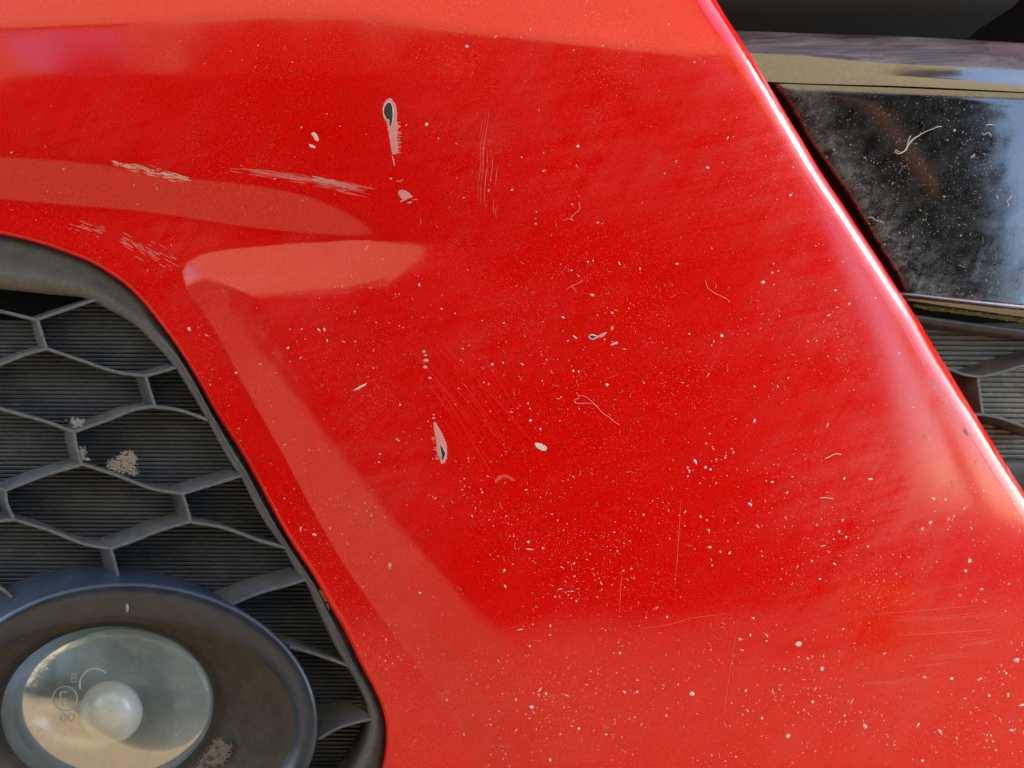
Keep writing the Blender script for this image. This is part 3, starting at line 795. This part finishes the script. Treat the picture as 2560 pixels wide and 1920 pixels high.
    gl = NT('gloss_lip'); nl = gl.noise(300, 4, 0.6); gl.set('Base Color', gl.mix(gl.ramp(nl, [(0.5, 0), (0.8, 1)]), (0.008, 0.008, 0.008), (0.11, 0.10, 0.07))); gl.set('Roughness', 0.10); gl.set('Specular IOR Level', 1.0); gl.set('Coat Weight', 1.0); gl.set('Coat IOR', 2.0); gl.set('Coat Roughness', 0.05)
    strip('trim_lip', [l for l, _ in lips], [(lambda q, d=d: d_trim(q[:, 0], q[:, 1]) + d) for _, d in lips], gl.m, tr)
    # moss along the lip
    V, Fc = [], []
    for i in range(900):
        u = RNG.uniform(2285, 2640); v0 = np.interp(u, [2275, 2560, 2900], [764, 803, 838]) + RNG.normal() * 2.2 - 1
        s_ = RNG.uniform(1.0, 3.2); a_ = RNG.uniform(0, 6.28)
        d0 = float(d_trim(np.array(u), np.array(v0))) + 3.2
        tri = [(u + s_ * 1.6 * math.cos(a_ + k * 2.09), v0 + s_ * 0.7 * math.sin(a_ + k * 2.09), d0 - RNG.random() * 0.9) for k in range(3)]
        b = len(V); V += [P3(*p_) for p_ in tri]; Fc.append((b, b + 1, b + 2))
    tag(mesh('moss', V, Fc, M_MOSS, tr, smooth=False), kind='stuff')
    return tr
trim = build_trim()

def build_upper_panel():
    # satin black panel above the trim with its rounded upper roll and the cut corner at right
    corner = [(2408, 112), (2440, 78), (2490, 44), (2530, 18), (2546, 4), (2549, -14), (2549, -60), (2549, -120)]
    q = resample(corner, 40)
    left = np.stack([np.full(40, 1600.0), np.linspace(80, -120, 40)], 1)
    rows = []
    for t in np.linspace(0, 1, 24):
        p_ = left * (1 - t) + q * t
        p_[:, 1] = np.linspace(0, 1, 40) * (-120 - (80 + 32 * t)) + (80 + 32 * t) if False else p_[:, 1]
        D = 377.0 + 0.16 * softplus((16 - p_[:, 1]) * 0.19, 1.5)
        rows.append(loc(p_[:, 0], p_[:, 1], D))
    p = mesh('grille_shroud', loc2w(np.array(rows)).reshape(-1, 3), quadgrid(len(rows), 40), M_PANEL, car)
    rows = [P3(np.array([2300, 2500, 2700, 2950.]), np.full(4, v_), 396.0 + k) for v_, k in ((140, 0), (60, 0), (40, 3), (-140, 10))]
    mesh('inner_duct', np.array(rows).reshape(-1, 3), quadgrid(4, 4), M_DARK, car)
build_upper_panel()

def build_lower_grille():
    def dpl(u, v): return 372.0 + (u - 2400) * 0.006
    def bar_D(u, v): return 356.0 + (u - 2300) * 0.006
    L0 = [(2220, 776), (2288, 786), (2400, 802), (2560, 823), (2900, 866)]
    rows = []; lines = [(0, 9), (1, 1.2), (4, 0.2), (9, 0.0), (16, 0.8), (24, 2.4), (30, 6), (32, 12)]
    lg = strip('lower_grille', [[(p[0], p[1] + dv + (dv / 32) * 0.0 * (p[0] - 2288)) for p in L0] for dv, _ in lines],
               [(lambda q, d=d: bar_D(q[:, 0], q[:, 1]) + d) for _, d in lines], M_FRAME, car)
    dwf = lambda u, v: bar_D(u, v) + 3.0
    for b in ([(2330, 905), (2371, 922), (2410, 936), (2448, 942)], [(2448, 942), (2500, 932), (2560, 913), (2660, 884)],
              [(2445, 946), (2449, 985), (2456, 1034)], [(2456, 1036), (2500, 1045), (2560, 1066), (2660, 1100)], [(2456, 1036), (2430, 1038), (2390, 1046)]):
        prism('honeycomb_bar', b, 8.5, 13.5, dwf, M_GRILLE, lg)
    # bottom rail
    strip('bottom_rail', [[(2350, 1146 + d), (2460, 1147 + d), (2600, 1148 + d), (2900, 1150 + d)] for d in (0, 4, 14, 40, 90, 160)],
          [(lambda q, d=d: dpl(q[:, 0], q[:, 1]) + d) for d in (1.5, -3.5, -5.5, -6.5, -6.0, 0)], M_FRAME, lg)
    ribbed('ribbed_panel', 2240, 2900, 808, 1150, 12.9, 0.010, dpl, car, lambda v: (2240, 2860), black_plastic('lit_dusty_rib', (0.15, 0.155, 0.155), 0.8, 0.32, (0.42, 0.42, 0.39)))  # dusty ribs, base made paler in place of reflected ground light
build_lower_grille()

def build_body():
    # the rest of the nose: bonnet above and an added dark sheet behind to stop light leaking through
    n = 30; xs = np.linspace(-0.55, 1.15, n)
    top_z = float(P3(1280, -330, bumper_D(np.array(1280.), np.array(-330.)))[2]); top_y = float(P3(1280, -330, bumper_D(np.array(1280.), np.array(-330.)))[1])
    rows = []
    for t in np.linspace(0, 1, 14):
        y = top_y + 0.012 + 0.06 * (xs - 0.3) ** 2 + t * 0.95; z = top_z - 0.015 + 0.26 * math.sin(t * math.pi / 2) + 0 * xs
        rows.append(np.stack([xs, y, z], 1))
    mesh('bonnet', np.array(rows).reshape(-1, 3), quadgrid(14, n), M_PAINT, car)
    V = loc2w(np.array([(-420, 430, -240), (620, 430, -240), (620, 430, 200), (-420, 430, 200)], float))
    mesh('light_backing', V, [(0, 1, 2, 3)], M_DARK, car, smooth=False)  # added sheet, blocks light from behind the openings
    x0 = np.array([(1700, -330), (3300, -330)], float)
    rows = [P3(np.array([1640., 1900, 2300, 2700, 3200]), np.full(5, v_), d) for v_, d in ((-170, 392), (-200, 372), (-230, 362), (-330, 366))]
    mesh('upper_bumper', np.array(rows).reshape(-1, 3), quadgrid(4, 5), M_PAINT, car)
build_body()

# ------------------------------------------------------------------ chips, scuffs, scratches on the paint
def rag_outline(pts, n, amp):
    q = resample(list(pts) + [pts[0]], n + 1)[:-1]
    c = q.mean(0); d = q - c
    r = np.linalg.norm(d, axis=1, keepdims=True) + 1e-6
    return q + d / r * RNG.normal(size=(n, 1)) * amp
def patch(name, pts, mat, parent, n=44, amp=1.2, off=0.06, lip=0.9):
    q = rag_outline(pts, n, amp); c = q.mean(0)
    rows = [on_skin(q[:, 0], q[:, 1], -0.02)]
    for r, o in ((lip, off), (0.55, off), (0.2, off)):
        p_ = c + (q - c) * r
        rows.append(on_skin(p_[:, 0], p_[:, 1], o))
    V = np.array(rows).reshape(-1, 3)
    Fc = quadgrid(4, n, closed=True) + [tuple(3 * n + i for i in range(n))]
    return mesh(name, V, Fc, mat, parent)
def ribbons(name, lines, wd, mat, parent, off=0.05, kind=None):
    """several thin strokes on the skin in one mesh: lines = list of point lists, wd = width or list"""
    V, Fc = [], []; b = 0
    for i, l in enumerate(lines):
        n = max(4, int(len(l) * 3))
        q = resample(l, n, len(l) > 2)
        t = np.gradient(q, axis=0); t /= np.linalg.norm(t, axis=1, keepdims=True) + 1e-9
        nn = np.stack([-t[:, 1], t[:, 0]], 1)
        w0 = wd[i] if isinstance(wd, (list, np.ndarray)) else wd
        env = np.sin(np.linspace(0.12, math.pi - 0.12, n)) ** 0.6
        wv = (w0 * env * (1 + 0.2 * RNG.normal(size=n)))[:, None]
        rows = [on_skin(*(q - nn * wv * 0.5).T, 0.01), on_skin(*q.T, off), on_skin(*(q + nn * wv * 0.5).T, 0.01)]
        V.append(np.array(rows).reshape(-1, 3)); Fc += [tuple(b + k for k in f_) for f_ in quadgrid(3, n)]; b += 3 * n
    o = mesh(name, np.concatenate(V), Fc, mat, parent)
    if kind: tag(o, kind=kind)
    return o

def ring(pts, k):
    q = resample(list(pts) + [pts[0]], 41)[:-1]; c = q.mean(0); d = q - c; r = np.linalg.norm(d, axis=1, keepdims=True)
    return [tuple(x) for x in c + d * (r + k) / r]
def big_chips():
    L = [[(988 + RNG.normal() * 2, v), (993 + RNG.random() * 12, v + RNG.normal() * 1.0)] for v in RNG.uniform(305, 388, 40)]
    L += [[(1112 - 26 * (1 - t), 1060 + 95 * t), (1112 - 26 * (1 - t) + RNG.uniform(3, 10), 1058 + 95 * t)] for t in RNG.random(24)]
    L += [[(1086 + 12 * t, 1090 + 60 * t), (1081 + 12 * t - RNG.random() * 6, 1091 + 60 * t)] for t in RNG.random(16)]
    ribbons('chip_fringe', L, [float(x) for x in RNG.uniform(0.8, 2.4, len(L))], M_PRIMER, bumper)
    # upper chip with its tail
    patch('paint_chip', [(966, 246), (975, 244), (984, 252), (990, 264), (993, 280), (992, 300), (995, 312), (1002, 318), (993, 326), (992, 345), (995, 360), (994, 384), (981, 386), (974, 350), (967, 310), (958, 290), (957, 266)], M_PRIMER, bumper, 110, 1.3, 0.05)
    patch('chip_edge', ring([(972, 252), (978, 258), (982, 270), (982, 295), (979, 314), (975, 318), (974, 302), (966, 297), (960, 286), (960, 268)], 2.4), M_PRIMERW, bumper, 50, 0.5, 0.08)
    patch('chip_core', [(972, 252), (978, 258), (982, 270), (982, 295), (979, 314), (975, 318), (974, 302), (966, 297), (960, 286), (960, 268)], M_CORE, bumper, 44, 0.6, 0.11)
    ribbons('chip_tail', [[(980, 388), (984, 402), (987, 416)], [(990, 452), (1000, 453), (1008, 448)]], [3.0, 2.0], M_SCUFF, bumper)
    patch('paint_chip', [(996, 478), (1006, 475), (1020, 480), (1031, 492), (1018, 497), (1008, 500), (998, 490)], M_PRIMER, bumper, 40, 1.0)
    ribbons('chip_tail', [[(1000, 504), (1012, 499), (1024, 494)], [(1018, 508), (1024, 506), (1030, 505)], [(1030, 500), (1045, 498)]], [3, 4, 1.6], M_SCUFF, bumper)
    # lower chip
    patch('paint_chip', [(1083, 1056), (1089, 1056), (1098, 1070), (1108, 1088), (1116, 1108), (1118, 1136), (1117, 1150), (1110, 1160), (1103, 1160), (1098, 1146), (1092, 1128), (1090, 1100), (1085, 1076)], M_PRIMER, bumper, 90, 1.1, 0.05)
    patch('chip_edge', ring([(1099, 1108), (1104, 1114), (1111, 1126), (1113, 1138), (1108, 1152), (1105, 1150), (1104, 1136)], 2.4), M_PRIMERW, bumper, 40, 0.5, 0.08)
    patch('chip_core', [(1099, 1108), (1104, 1114), (1111, 1126), (1113, 1138), (1108, 1152), (1105, 1150), (1104, 1136)], M_CORE, bumper, 36, 0.5, 0.11)
    for (u, v, a, b) in ((1060, 879, 4, 5), (1063, 888, 4, 2.5), (1065, 901, 8, 4), (1063, 918, 6, 4), (1075, 945, 5, 3), (1084, 1037, 3, 2), (1084, 1045, 4, 3)):
        patch('paint_chip', [(u - a, v), (u, v - b), (u + a, v), (u, v + b)], M_SCUFF, bumper, 18, 0.6)
    # comet-shaped chip
    patch('paint_chip', [(1470, 840), (1476, 836), (1485, 836), (1492, 840), (1500, 838), (1508, 832), (1518, 830), (1512, 838), (1505, 843), (1494, 844), (1488, 848), (1480, 849), (1472, 846)], M_SCUFF, bumper, 60, 0.5, 0.05)
    patch('chip_edge', ring([(1473, 841), (1479, 838), (1486, 839), (1491, 842), (1485, 845), (1481, 847), (1476, 844)], 2.4), M_PRIMERW, bumper, 36, 0.3, 0.08)
    patch('chip_core', [(1473, 841), (1479, 838), (1486, 839), (1491, 842), (1485, 845), (1481, 847), (1476, 844)], M_CORE, bumper, 30, 0.5, 0.11)
    patch('paint_chip', [(1525, 864), (1531, 859), (1540, 855), (1545, 856), (1540, 860), (1532, 862)], M_PRIMERW, bumper, 26, 0.3)
    # white oval chip
    patch('paint_chip', [(1337, 1108), (1344, 1107), (1356, 1111), (1366, 1117), (1368, 1123), (1360, 1127), (1348, 1123), (1339, 1116)], M_PRIMERW, bumper, 40, 0.7)
    # chip near upper left and its companion
    patch('paint_chip', [(778, 334), (785, 330), (793, 338), (797, 350), (790, 352), (784, 344)], M_PRIMERW, bumper, 30, 0.7)
    patch('paint_chip', [(772, 360), (780, 362), (790, 368), (782, 370), (775, 367)], M_PRIMERW, bumper, 24, 0.5)
    # crescent mark
    ribbons('scuff', [[(1238, 1208), (1246, 1196), (1260, 1190), (1274, 1194), (1286, 1203)]], [9.0], flat('scuff_red', (0.66, 0.10, 0.10), 0.6), bumper, 0.03)
    # dull chip on the right shoulder
    patch('paint_chip', [(2407, 1072), (2412, 1070), (2418, 1078), (2421, 1088), (2416, 1088), (2409, 1080)], flat('chip_grey', (0.32, 0.16, 0.16), 0.7, 0.3, 0.3, 2500), bumper, 26, 0.4)
big_chips()

def scuffs_and_scratches():
    # scuff on the ridge, left: short slanted strokes packed along a line
    L = []
    for i in range(170):
        t = RNG.random() ** 0.8; u = 284 + 185 * t; v = 405 + 42 * t + 3 * math.sin(t * 3.1) + RNG.normal() * (2.0 + 4.0 * math.sin(t * 3.0))
        ln = RNG.uniform(4, 22)
        L.append([(u - ln / 2, v - ln * 0.10 + RNG.normal() * 0.8), (u, v), (u + ln / 2, v + ln * 0.14 + RNG.normal() * 0.8)])
    ribbons('scuff', L, [float(x) for x in RNG.uniform(0.5, 2.0, 170)], flat('scuff_pale', (0.80, 0.52, 0.50), 0.75), bumper)
    # feathered scuff in the middle of the ridge
    L = []
    for i in range(130):
        t = RNG.random() ** 0.7; u = 560 + 320 * t; v = 424 + 52 * t ** 1.2 + RNG.normal() * (3 + 4 * t) - 6
        ln = RNG.uniform(20, 70)
        L.append([(u, v), (u + ln * 0.5, v + ln * 0.07), (u + ln, v + ln * 0.18)])
    ribbons('scuff', L, [float(x) for x in RNG.uniform(0.5, 1.6, 130)], flat('scuff_rose', (0.76, 0.20, 0.20), 0.7), bumper)
    L = []
    for i in range(44):
        t = RNG.random(); u = 770 + 100 * t; v = 445 + 20 * t + RNG.normal() * 4
        L.append([(u, v), (u + 26, v + 4)])
    ribbons('scuff', L, [float(x) for x in RNG.uniform(0.9, 2.4, 44)], M_SCUFF, bumper)
    # curved vertical scratches
    b = (1180, 280); s_ = 5.925
    sc = [[(255, 0), (225, 180), (200, 330), (165, 540), (170, 720), (160, 880), (140, 1040)], [(160, 110), (130, 280), (105, 380)], [(205, 90), (150, 350), (130, 520), (128, 700), (118, 900), (90, 1050), (85, 1320)],
          [(215, 230), (185, 420), (168, 540)], [(150, 560), (150, 760), (140, 900)], [(235, 570), (228, 700), (235, 820), (200, 980), (190, 1180), (175, 1400)], [(270, 380), (252, 490)],
          [(300, 610), (300, 800), (280, 950), (262, 1100)], [(385, 780), (360, 920), (350, 1090)], [(135, 1040), (130, 1200), (128, 1350)], [(335, 1280), (315, 1380), (330, 1540)], [(350, 1420), (355, 1570)], [(372, 1370), (375, 1440)], [(210, 1340), (205, 1450)]]
    ribbons('scratch', [[(b[0] + x / s_, b[1] + y / s_) for x, y in l] for l in sc], [1.5, 0.9, 1.0, 1.2, 0.9, 1.4, 1.2, 1.2, 1.4, 0.9, 1.6, 1.2, 1.3, 0.9], M_SCRATCH, bumper)
    # single hairlines lower right
    for l, wd in (([(1555, 1428), (1551, 1480), (1549, 1530)], 1.3), ([(1702, 1246), (1697, 1340), (1688, 1460)], 1.1), ([(1844, 1560), (1828, 1660), (1809, 1790)], 0.9),
                  ([(1598, 1572), (1680, 1560), (1730, 1545), (1820, 1534)], 1.1), ([(1552, 935), (1530, 942), (1510, 950)], 0.8)):
        ribbons('scratch', [l], wd, M_SCRATCH, bumper)
    # sweep of fine scratches near the lower right border
    L = []
    base = [((2170, 1537), (2300, 1527), (2430, 1515)), ((2240, 1548), (2370, 1546), (2520, 1530)), ((2250, 1586), (2350, 1580), (2480, 1572)), ((2380, 1610), (2440, 1604), (2500, 1594)),
            ((2300, 1648), (2400, 1640), (2440, 1628)), ((2290, 1668), (2350, 1662), (2372, 1655)), ((2180, 1708), (2240, 1704), (2290, 1694)), ((2150, 1708), (2180, 1708), (2260, 1703)), ((2420, 1612), (2460, 1606), (2490, 1598))]
    for a_ in base:
        for k in range(5):
            o = RNG.normal(size=2) * (10, 4)
            L.append([(p_[0] + o[0], p_[1] + o[1]) for p_ in a_])
    ribbons('scratch', L, [float(x) for x in RNG.uniform(0.5, 1.1, len(L))], flat('scratch_light', (0.80, 0.085, 0.070), 0.6), bumper)
    # wiping streaks left of centre, running down to the right
    L = []
    for i in range(30):
        u = RNG.uniform(1010, 1180); v = RNG.uniform(820, 980); ln = RNG.uniform(60, 190)
        k = RNG.uniform(1.0, 1.7); L.append([(u, v), (u + ln * 0.55, v + ln * 0.55 * k), (u + ln, v + ln * k)])
    ribbons('wipe_mark', L, [float(x) for x in RNG.uniform(0.8, 1.8, 30)], flat('wipe_red', (0.86, 0.013, 0.009), 0.55), bumper, 0.02)
    # dry smear above the grille corner
    L = []
    for i in range(46):
        u = 300 + RNG.random() * 130; v = 600 + (u - 300) * 0.40 + RNG.normal() * 12; ln = RNG.uniform(8, 26)
        L.append([(u, v), (u + ln, v + ln * 0.55)])
    for i in range(24):
        u = 170 + RNG.random() * 90; v = 563 + (u - 170) * 0.12 + RNG.normal() * 5; ln = RNG.uniform(8, 18)
        L.append([(u, v), (u + ln, v + ln * 0.3)])
    ribbons('scuff', L, [float(x) for x in RNG.uniform(1.0, 2.6, len(L))], flat('smear_pink', (0.66, 0.20, 0.19), 0.7), bumper, 0.03)
    # rubbed dirt along the right shoulder
    L = []
    for i in range(60):
        t = RNG.random(); u = 2322 + 78 * t + RNG.normal() * 5; v = 955 + 100 * t + RNG.normal() * 5
        L.append([(u, v), (u + RNG.uniform(4, 12), v + RNG.uniform(-5, 4))])
    ribbons('scuff', L, [float(x) for x in RNG.uniform(0.8, 2.4, 60)], flat('rub_pink', (0.62, 0.28, 0.25), 0.8), bumper, 0.03)
    # stone chips one can tell apart
    pts = [(1770, 419, 7), (1907, 706, 8), (1600, 672, 5), (1692, 660, 6), (1444, 366, 6), (1066, 311, 7), (811, 824, 6), (818, 852, 5), (590, 932, 6), (1048, 712, 5), (1230, 911, 5), (1517, 962, 7),
           (1326, 1051, 5), (1320, 1009, 4), (1448, 1021, 3), (1723, 1178, 7), (1764, 1168, 6), (1752, 1292, 6), (1772, 1327, 6), (1774, 1368, 6), (1801, 1379, 5), (1609, 1287, 5), (1668, 1543, 5),
           (1996, 1610, 12), (2055, 1672, 8), (1970, 1840, 10), (1865, 1726, 6), (1905, 1795, 6), (2010, 1775, 5), (2333, 1246, 9), (2326, 1306, 7), (2306, 1322, 6), (2364, 1249, 6), (2411, 1271, 6), (2424, 1402, 9),
           (2414, 1427, 7), (2176, 1198, 8), (2170, 1366, 5), (2107, 1300, 5), (2098, 1329, 5), (2086, 1410, 6), (2385, 1291, 5), (2379, 1696, 7), (2312, 1693, 7), (2473, 1739, 6), (1263, 1466, 6), (1050, 1482, 6),
           (1447, 1822, 6), (1375, 1900, 7), (1160, 1836, 4), (1550, 1633, 5), (2535, 1260, 6), (1780, 1413, 4), (1886, 966, 4), (1944, 966, 5), (2123, 760, 5), (1976, 488, 6), (2020, 853, 5), (1340, 560, 4), (1222, 476, 5), (1280, 475, 5)]
    for (u, v, s_) in pts:
        a = RNG.uniform(0, math.pi); e = RNG.uniform(0.45, 0.8)
        o = [(u + s_ * (math.cos(t) * math.cos(a) - e * math.sin(t) * math.sin(a)) * 0.75, v + s_ * (math.cos(t) * math.sin(a) + e * math.sin(t) * math.cos(a)) * 0.75) for t in np.linspace(0, 6.283, 9)[:-1]]
        o = [(u + (x_ - u) * 0.85, v + (y_ - v) * 0.85) for x_, y_ in o]
        patch('stone_chip', o, M_PRIMERW, bumper, 16, 0.7, 0.14, 0.8)
scuffs_and_scratches()

# ------------------------------------------------------------------ dust and fibres lying on the car
def dust():
    def scatter(n, ubox, vbox, size, ok, density=None, place=None, off=0.0):
        u = RNG.uniform(*ubox, n * 4); v = RNG.uniform(*vbox, n * 4)
        m_ = ok(u, v)
        cl = np.sin(u / 97 + 1.3 * np.sin(v / 143)) + np.sin(v / 71 + 1.1 * np.sin(u / 131) + 2) + 0.8 * np.sin((u + v) / 41)
        m_ &= RNG.random(n * 4) < np.clip(0.45 + 0.28 * cl, 0.06, 1)
        if density is not None: m_ &= RNG.random(n * 4) < density(u, v)
        u, v = u[m_][:n], v[m_][:n]
        n_ = len(u)
        s_ = size * np.exp(RNG.normal(size=n_) * 0.5)
        a = RNG.uniform(0, 6.283, n_); el = RNG.uniform(0.35, 1.0, n_)
        el = np.where(RNG.random(n_) < 0.2, el * 0.35, el)
        ring = []
        for k in range(5):
            t = k * 6.283 / 5; rr = RNG.uniform(0.6, 1.2, n_)
            x = s_ * rr * math.cos(t) * (1 / np.sqrt(el)); y = s_ * rr * math.sin(t) * np.sqrt(el)
            ring.append((u + x * np.cos(a) - y * np.sin(a), v + x * np.sin(a) + y * np.cos(a)))
        pts = [place(ru, rv, 0.0) for ru, rv in ring] + [place(u, v, s_ * 0.10)]
        V = np.stack(pts, 1)
        b = np.arange(n_) * 6
        Fc = np.concatenate([np.stack([b + k, b + (k + 1) % 5, b + 5], 1) for k in range(5)])
        return V.reshape(-1, 3), Fc
    line_e = EDGE_R
    def ok(u, v):
        se = bilin(SD_EDGE[0], u, v); sg = bilin(SD_GRILLE[0], u, v)
        return (se > 14) & (sg < -10)
    def dens(u, v):
        d = 0.16 + 0.55 * sstep(350, 900, v) + 0.5 * sstep(1150, 1700, v) * sstep(900, 1500, u)
        return np.clip(d * (0.55 + 0.45 * sstep(300, 1500, u)), 0, 1)
    V1, F1 = scatter(6000, (-200, 2700), (-60, 1960), 0.8, ok, dens, on_skin)
    V2, F2 = scatter(950, (-200, 2700), (-60, 1960), 1.7, ok, dens, on_skin)
    V3, F3 = scatter(60, (-200, 2700), (-60, 1960), 2.9, ok, dens, on_skin)
    V = np.concatenate([V1, V2, V3]); Fc = np.concatenate([F1, F2 + len(V1), F3 + len(V1) + len(V2)])
    o = mesh('dust_specks', V, Fc, M_SPECK, None, smooth=False, attrs={'pale': np.concatenate([np.repeat(np.clip(RNG.random(len(V1) // 6) ** 2 * 0.8 + 0.5 * (V1[::6, 2] < 0.44) * RNG.random(len(V1) // 6), 0, 1), 6), np.repeat(0.35 + 0.65 * RNG.random(len(V2) // 6), 6), np.ones(len(V3))])})
    tag(o, 'pale dust and grit specks scattered over the red bumper', 'dust', kind='stuff')
    # lint: tiny curls
    def curls(name, n, ubox, vbox, okf, place, mat, label, wd=0.4, length=(5, 16)):
        V, Fc = [], []; b = 0
        us = RNG.uniform(*ubox, n * 3); vs = RNG.uniform(*vbox, n * 3); m_ = okf(us, vs); us, vs = us[m_][:n], vs[m_][:n]
        allq, alln = [], []
        for u, v in zip(us, vs):
            L = RNG.uniform(*length); a = RNG.uniform(0, 6.28); c = RNG.normal() * 0.28
            q = [(u, v)]
            for k in range(6):
                q.append((q[-1][0] + math.cos(a) * L / 6, q[-1][1] + math.sin(a) * L / 6)); a += c + RNG.normal() * 0.25
            q = np.array(q); t = np.gradient(q, axis=0); t /= np.linalg.norm(t, axis=1, keepdims=True)
            allq.append(q); alln.append(np.stack([-t[:, 1], t[:, 0]], 1))
        Q = np.array(allq); N = np.array(alln)
        A = place(Q[..., 0] - N[..., 0] * wd, Q[..., 1] - N[..., 1] * wd, 0.05); B = place(Q[..., 0], Q[..., 1], 0.22); D_ = place(Q[..., 0] + N[..., 0] * wd, Q[..., 1] + N[..., 1] * wd, 0.05)
        V = np.stack([A, B, D_], 1).reshape(-1, 3)
        for i in range(len(Q)): Fc += quadgrid(3, 7, i * 21)
        tag(mesh(name, V, Fc, mat, None), label, 'lint', kind='stuff')
    curls('lint', 150, (900, 2500), (500, 1920), ok, on_skin, M_LINT, 'tiny curled lint hairs stuck to the red paint')
    # on the gloss trim
    def okt(u, v):
        s_, _, _ = sdist(u, v, resample(SIDE, 60))
        return (s_ < -8) & (v > 212 + (u - 1956) * 0.04) & (v < 728 + (u - 2275) * 0.1)
    def on_trim(u, v, off): return loc2w(loc(u, v, d_trim(u, v) - off - 0.05))
    def denst(u, v): return np.clip(0.35 + 0.65 * RNG.random(np.shape(u)), 0, 1)
    Va, Fa = scatter(2600, (1940, 2700), (200, 790), 0.75, okt, denst, on_trim)
    Vb, Fb = scatter(150, (1940, 2700), (200, 790), 1.8, okt, denst, on_trim)
    o = mesh('dust_specks', np.concatenate([Va, Vb]), np.concatenate([Fa, Fb + len(Va)]), flat('grey_dust', (0.30, 0.30, 0.31), 0.9, 0.1, 0.2, 4000), None, smooth=False)
    tag(o, 'grey dust specks scattered over the glossy black trim', 'dust', kind='stuff')
    curls('lint', 60, (1960, 2640), (215, 770), okt, on_trim, flat('grey_lint', (0.45, 0.45, 0.46), 0.9, 0.1), 'short grey lint hairs stuck to the glossy black trim', 0.4, (4, 16))
    return on_trim
on_trim = dust()

def fibre(strands, place, mat, label, wd=0.9, lift=0.35):
    V, Fc = [], []; b = 0
    for l in strands:
        n = 8 * len(l); q = resample(l, n, True)
        t = np.gradient(q, axis=0); t /= np.linalg.norm(t, axis=1, keepdims=True) + 1e-9
        nn = np.stack([-t[:, 1], t[:, 0]], 1) * wd
        hgt = lift * (1 + 0.3 * np.sin(np.linspace(0, 9, n)))
        rows = [place(q[:, 0] - nn[:, 0] * 0.5, q[:, 1] - nn[:, 1] * 0.5, hgt), place(q[:, 0], q[:, 1], hgt + wd * 0.09), place(q[:, 0] + nn[:, 0] * 0.5, q[:, 1] + nn[:, 1] * 0.5, hgt), place(q[:, 0], q[:, 1], hgt - wd * 0.09)]
        V.append(np.array(rows).reshape(-1, 3)); 
        Fc += [tuple(b + (k % (4 * n)) for k in f_) for f_ in quadgrid(4, n)] + [(b + 3 * n + i, b + 3 * n + i + 1, b + i + 1, b + i) for i in range(n - 1)]; b += 4 * n
    return tag(mesh('fibre', np.concatenate(V), Fc, mat, None), label, 'fibre', 'loose fibres lying on the car')
def b8(l): return [(2000 + x / 3.95, 200 + y / 3.95) for x, y in l]
def t7(l): return [(900 + x / 2.765, 650 + y / 2.765) for x, y in l]
def c6(l): return [(1900 + x / 3.318, 1000 + y / 3.318) for x, y in l]
def c6b(l): return [(900 + x / 2.212, y / 2.212) for x, y in l]
skin_h = lambda u, v, h: on_skin(u, v, h)
def on_skin_var(u, v, h):
    base = on_skin(u, v, 0.0); d = on_skin(u, v, 1.0) - base
    return base + d * np.asarray(h)[..., None]
def on_trim_var(u, v, h): return on_trim(u, v, np.asarray(h))
fibre([b8([(1400, 462), (1370, 460), (1320, 480), (1240, 510), (1170, 550), (1110, 600), (1060, 660), (1030, 700), (985, 728), (945, 715), (942, 700)]),
       b8([(1180, 550), (1130, 570), (1080, 620), (1050, 690), (1000, 715), (960, 700), (940, 690)]), b8([(1095, 550), (1070, 600), (1055, 665)])], on_trim_var, M_FIBRE, 'white frayed thread lying across the middle of the black trim', 1.5)
fibre([b8([(1800, 525), (1820, 540), (1850, 520), (1880, 535), (1890, 560)])], on_trim_var, M_FIBRE, 'short white wavy fibre near the sky reflection on the black trim', 1.2)
fibre([b8([(670, 1358), (710, 1355), (740, 1380), (790, 1395), (830, 1412)])], on_trim_var, M_FIBRE, 'curved white fibre at the dusty left edge of the black trim', 1.2)
fibre([b8([(2090, 1145), (2060, 1180), (2040, 1195), (2060, 1230), (2045, 1255)])], on_trim_var, M_FIBRE, 'crooked white fibre near the right end of the black trim', 1.2)
fibre([b8([(1840, 448), (1870, 440), (1918, 446)])], on_trim_var, M_FIBRE, 'flat pale fibre where trim reflection turns from black to blue', 1.6)
fibre([t7([(1495, 915), (1515, 950), (1480, 970), (1500, 990), (1560, 990), (1620, 1000), (1680, 1060), (1720, 1085), (1760, 1120), (1795, 1140)]), t7([(1515, 935), (1560, 945), (1610, 985), (1650, 1020)])], on_skin_var, M_FIBRER, 'long looped pale hair in the middle of the red bumper', 0.8)
fibre([t7([(1430, 205), (1460, 180), (1500, 165), (1540, 140)]), t7([(1460, 180), (1490, 210)])], on_skin_var, M_FIBRER, 'forked pale hair above the comet shaped chip', 0.9)
fibre([c6([(540, 485), (580, 465), (630, 445), (668, 452)])], on_skin_var, M_FIBRE, 'hooked white hair with thick end right of centre on red paint', 1.4)
fibre([c6([(495, 812), (530, 810), (600, 816)])], on_skin_var, M_FIBRE, 'straight white hair with a rounded head on red paint', 1.2)
fibre([c6b([(1210, 1120), (1215, 1155), (1190, 1180), (1165, 1205), (1180, 1222), (1150, 1210), (1130, 1222)])], on_skin_var, M_FIBRER, 'tangled pale curl on the upper middle of the red bumper', 0.9)
fibre([c6b([(1910, 1550), (1920, 1590), (1960, 1620), (2000, 1640), (2030, 1655)])], on_skin_var, M_FIBRER, 'wavy pale hair right of the forked hair', 0.8)
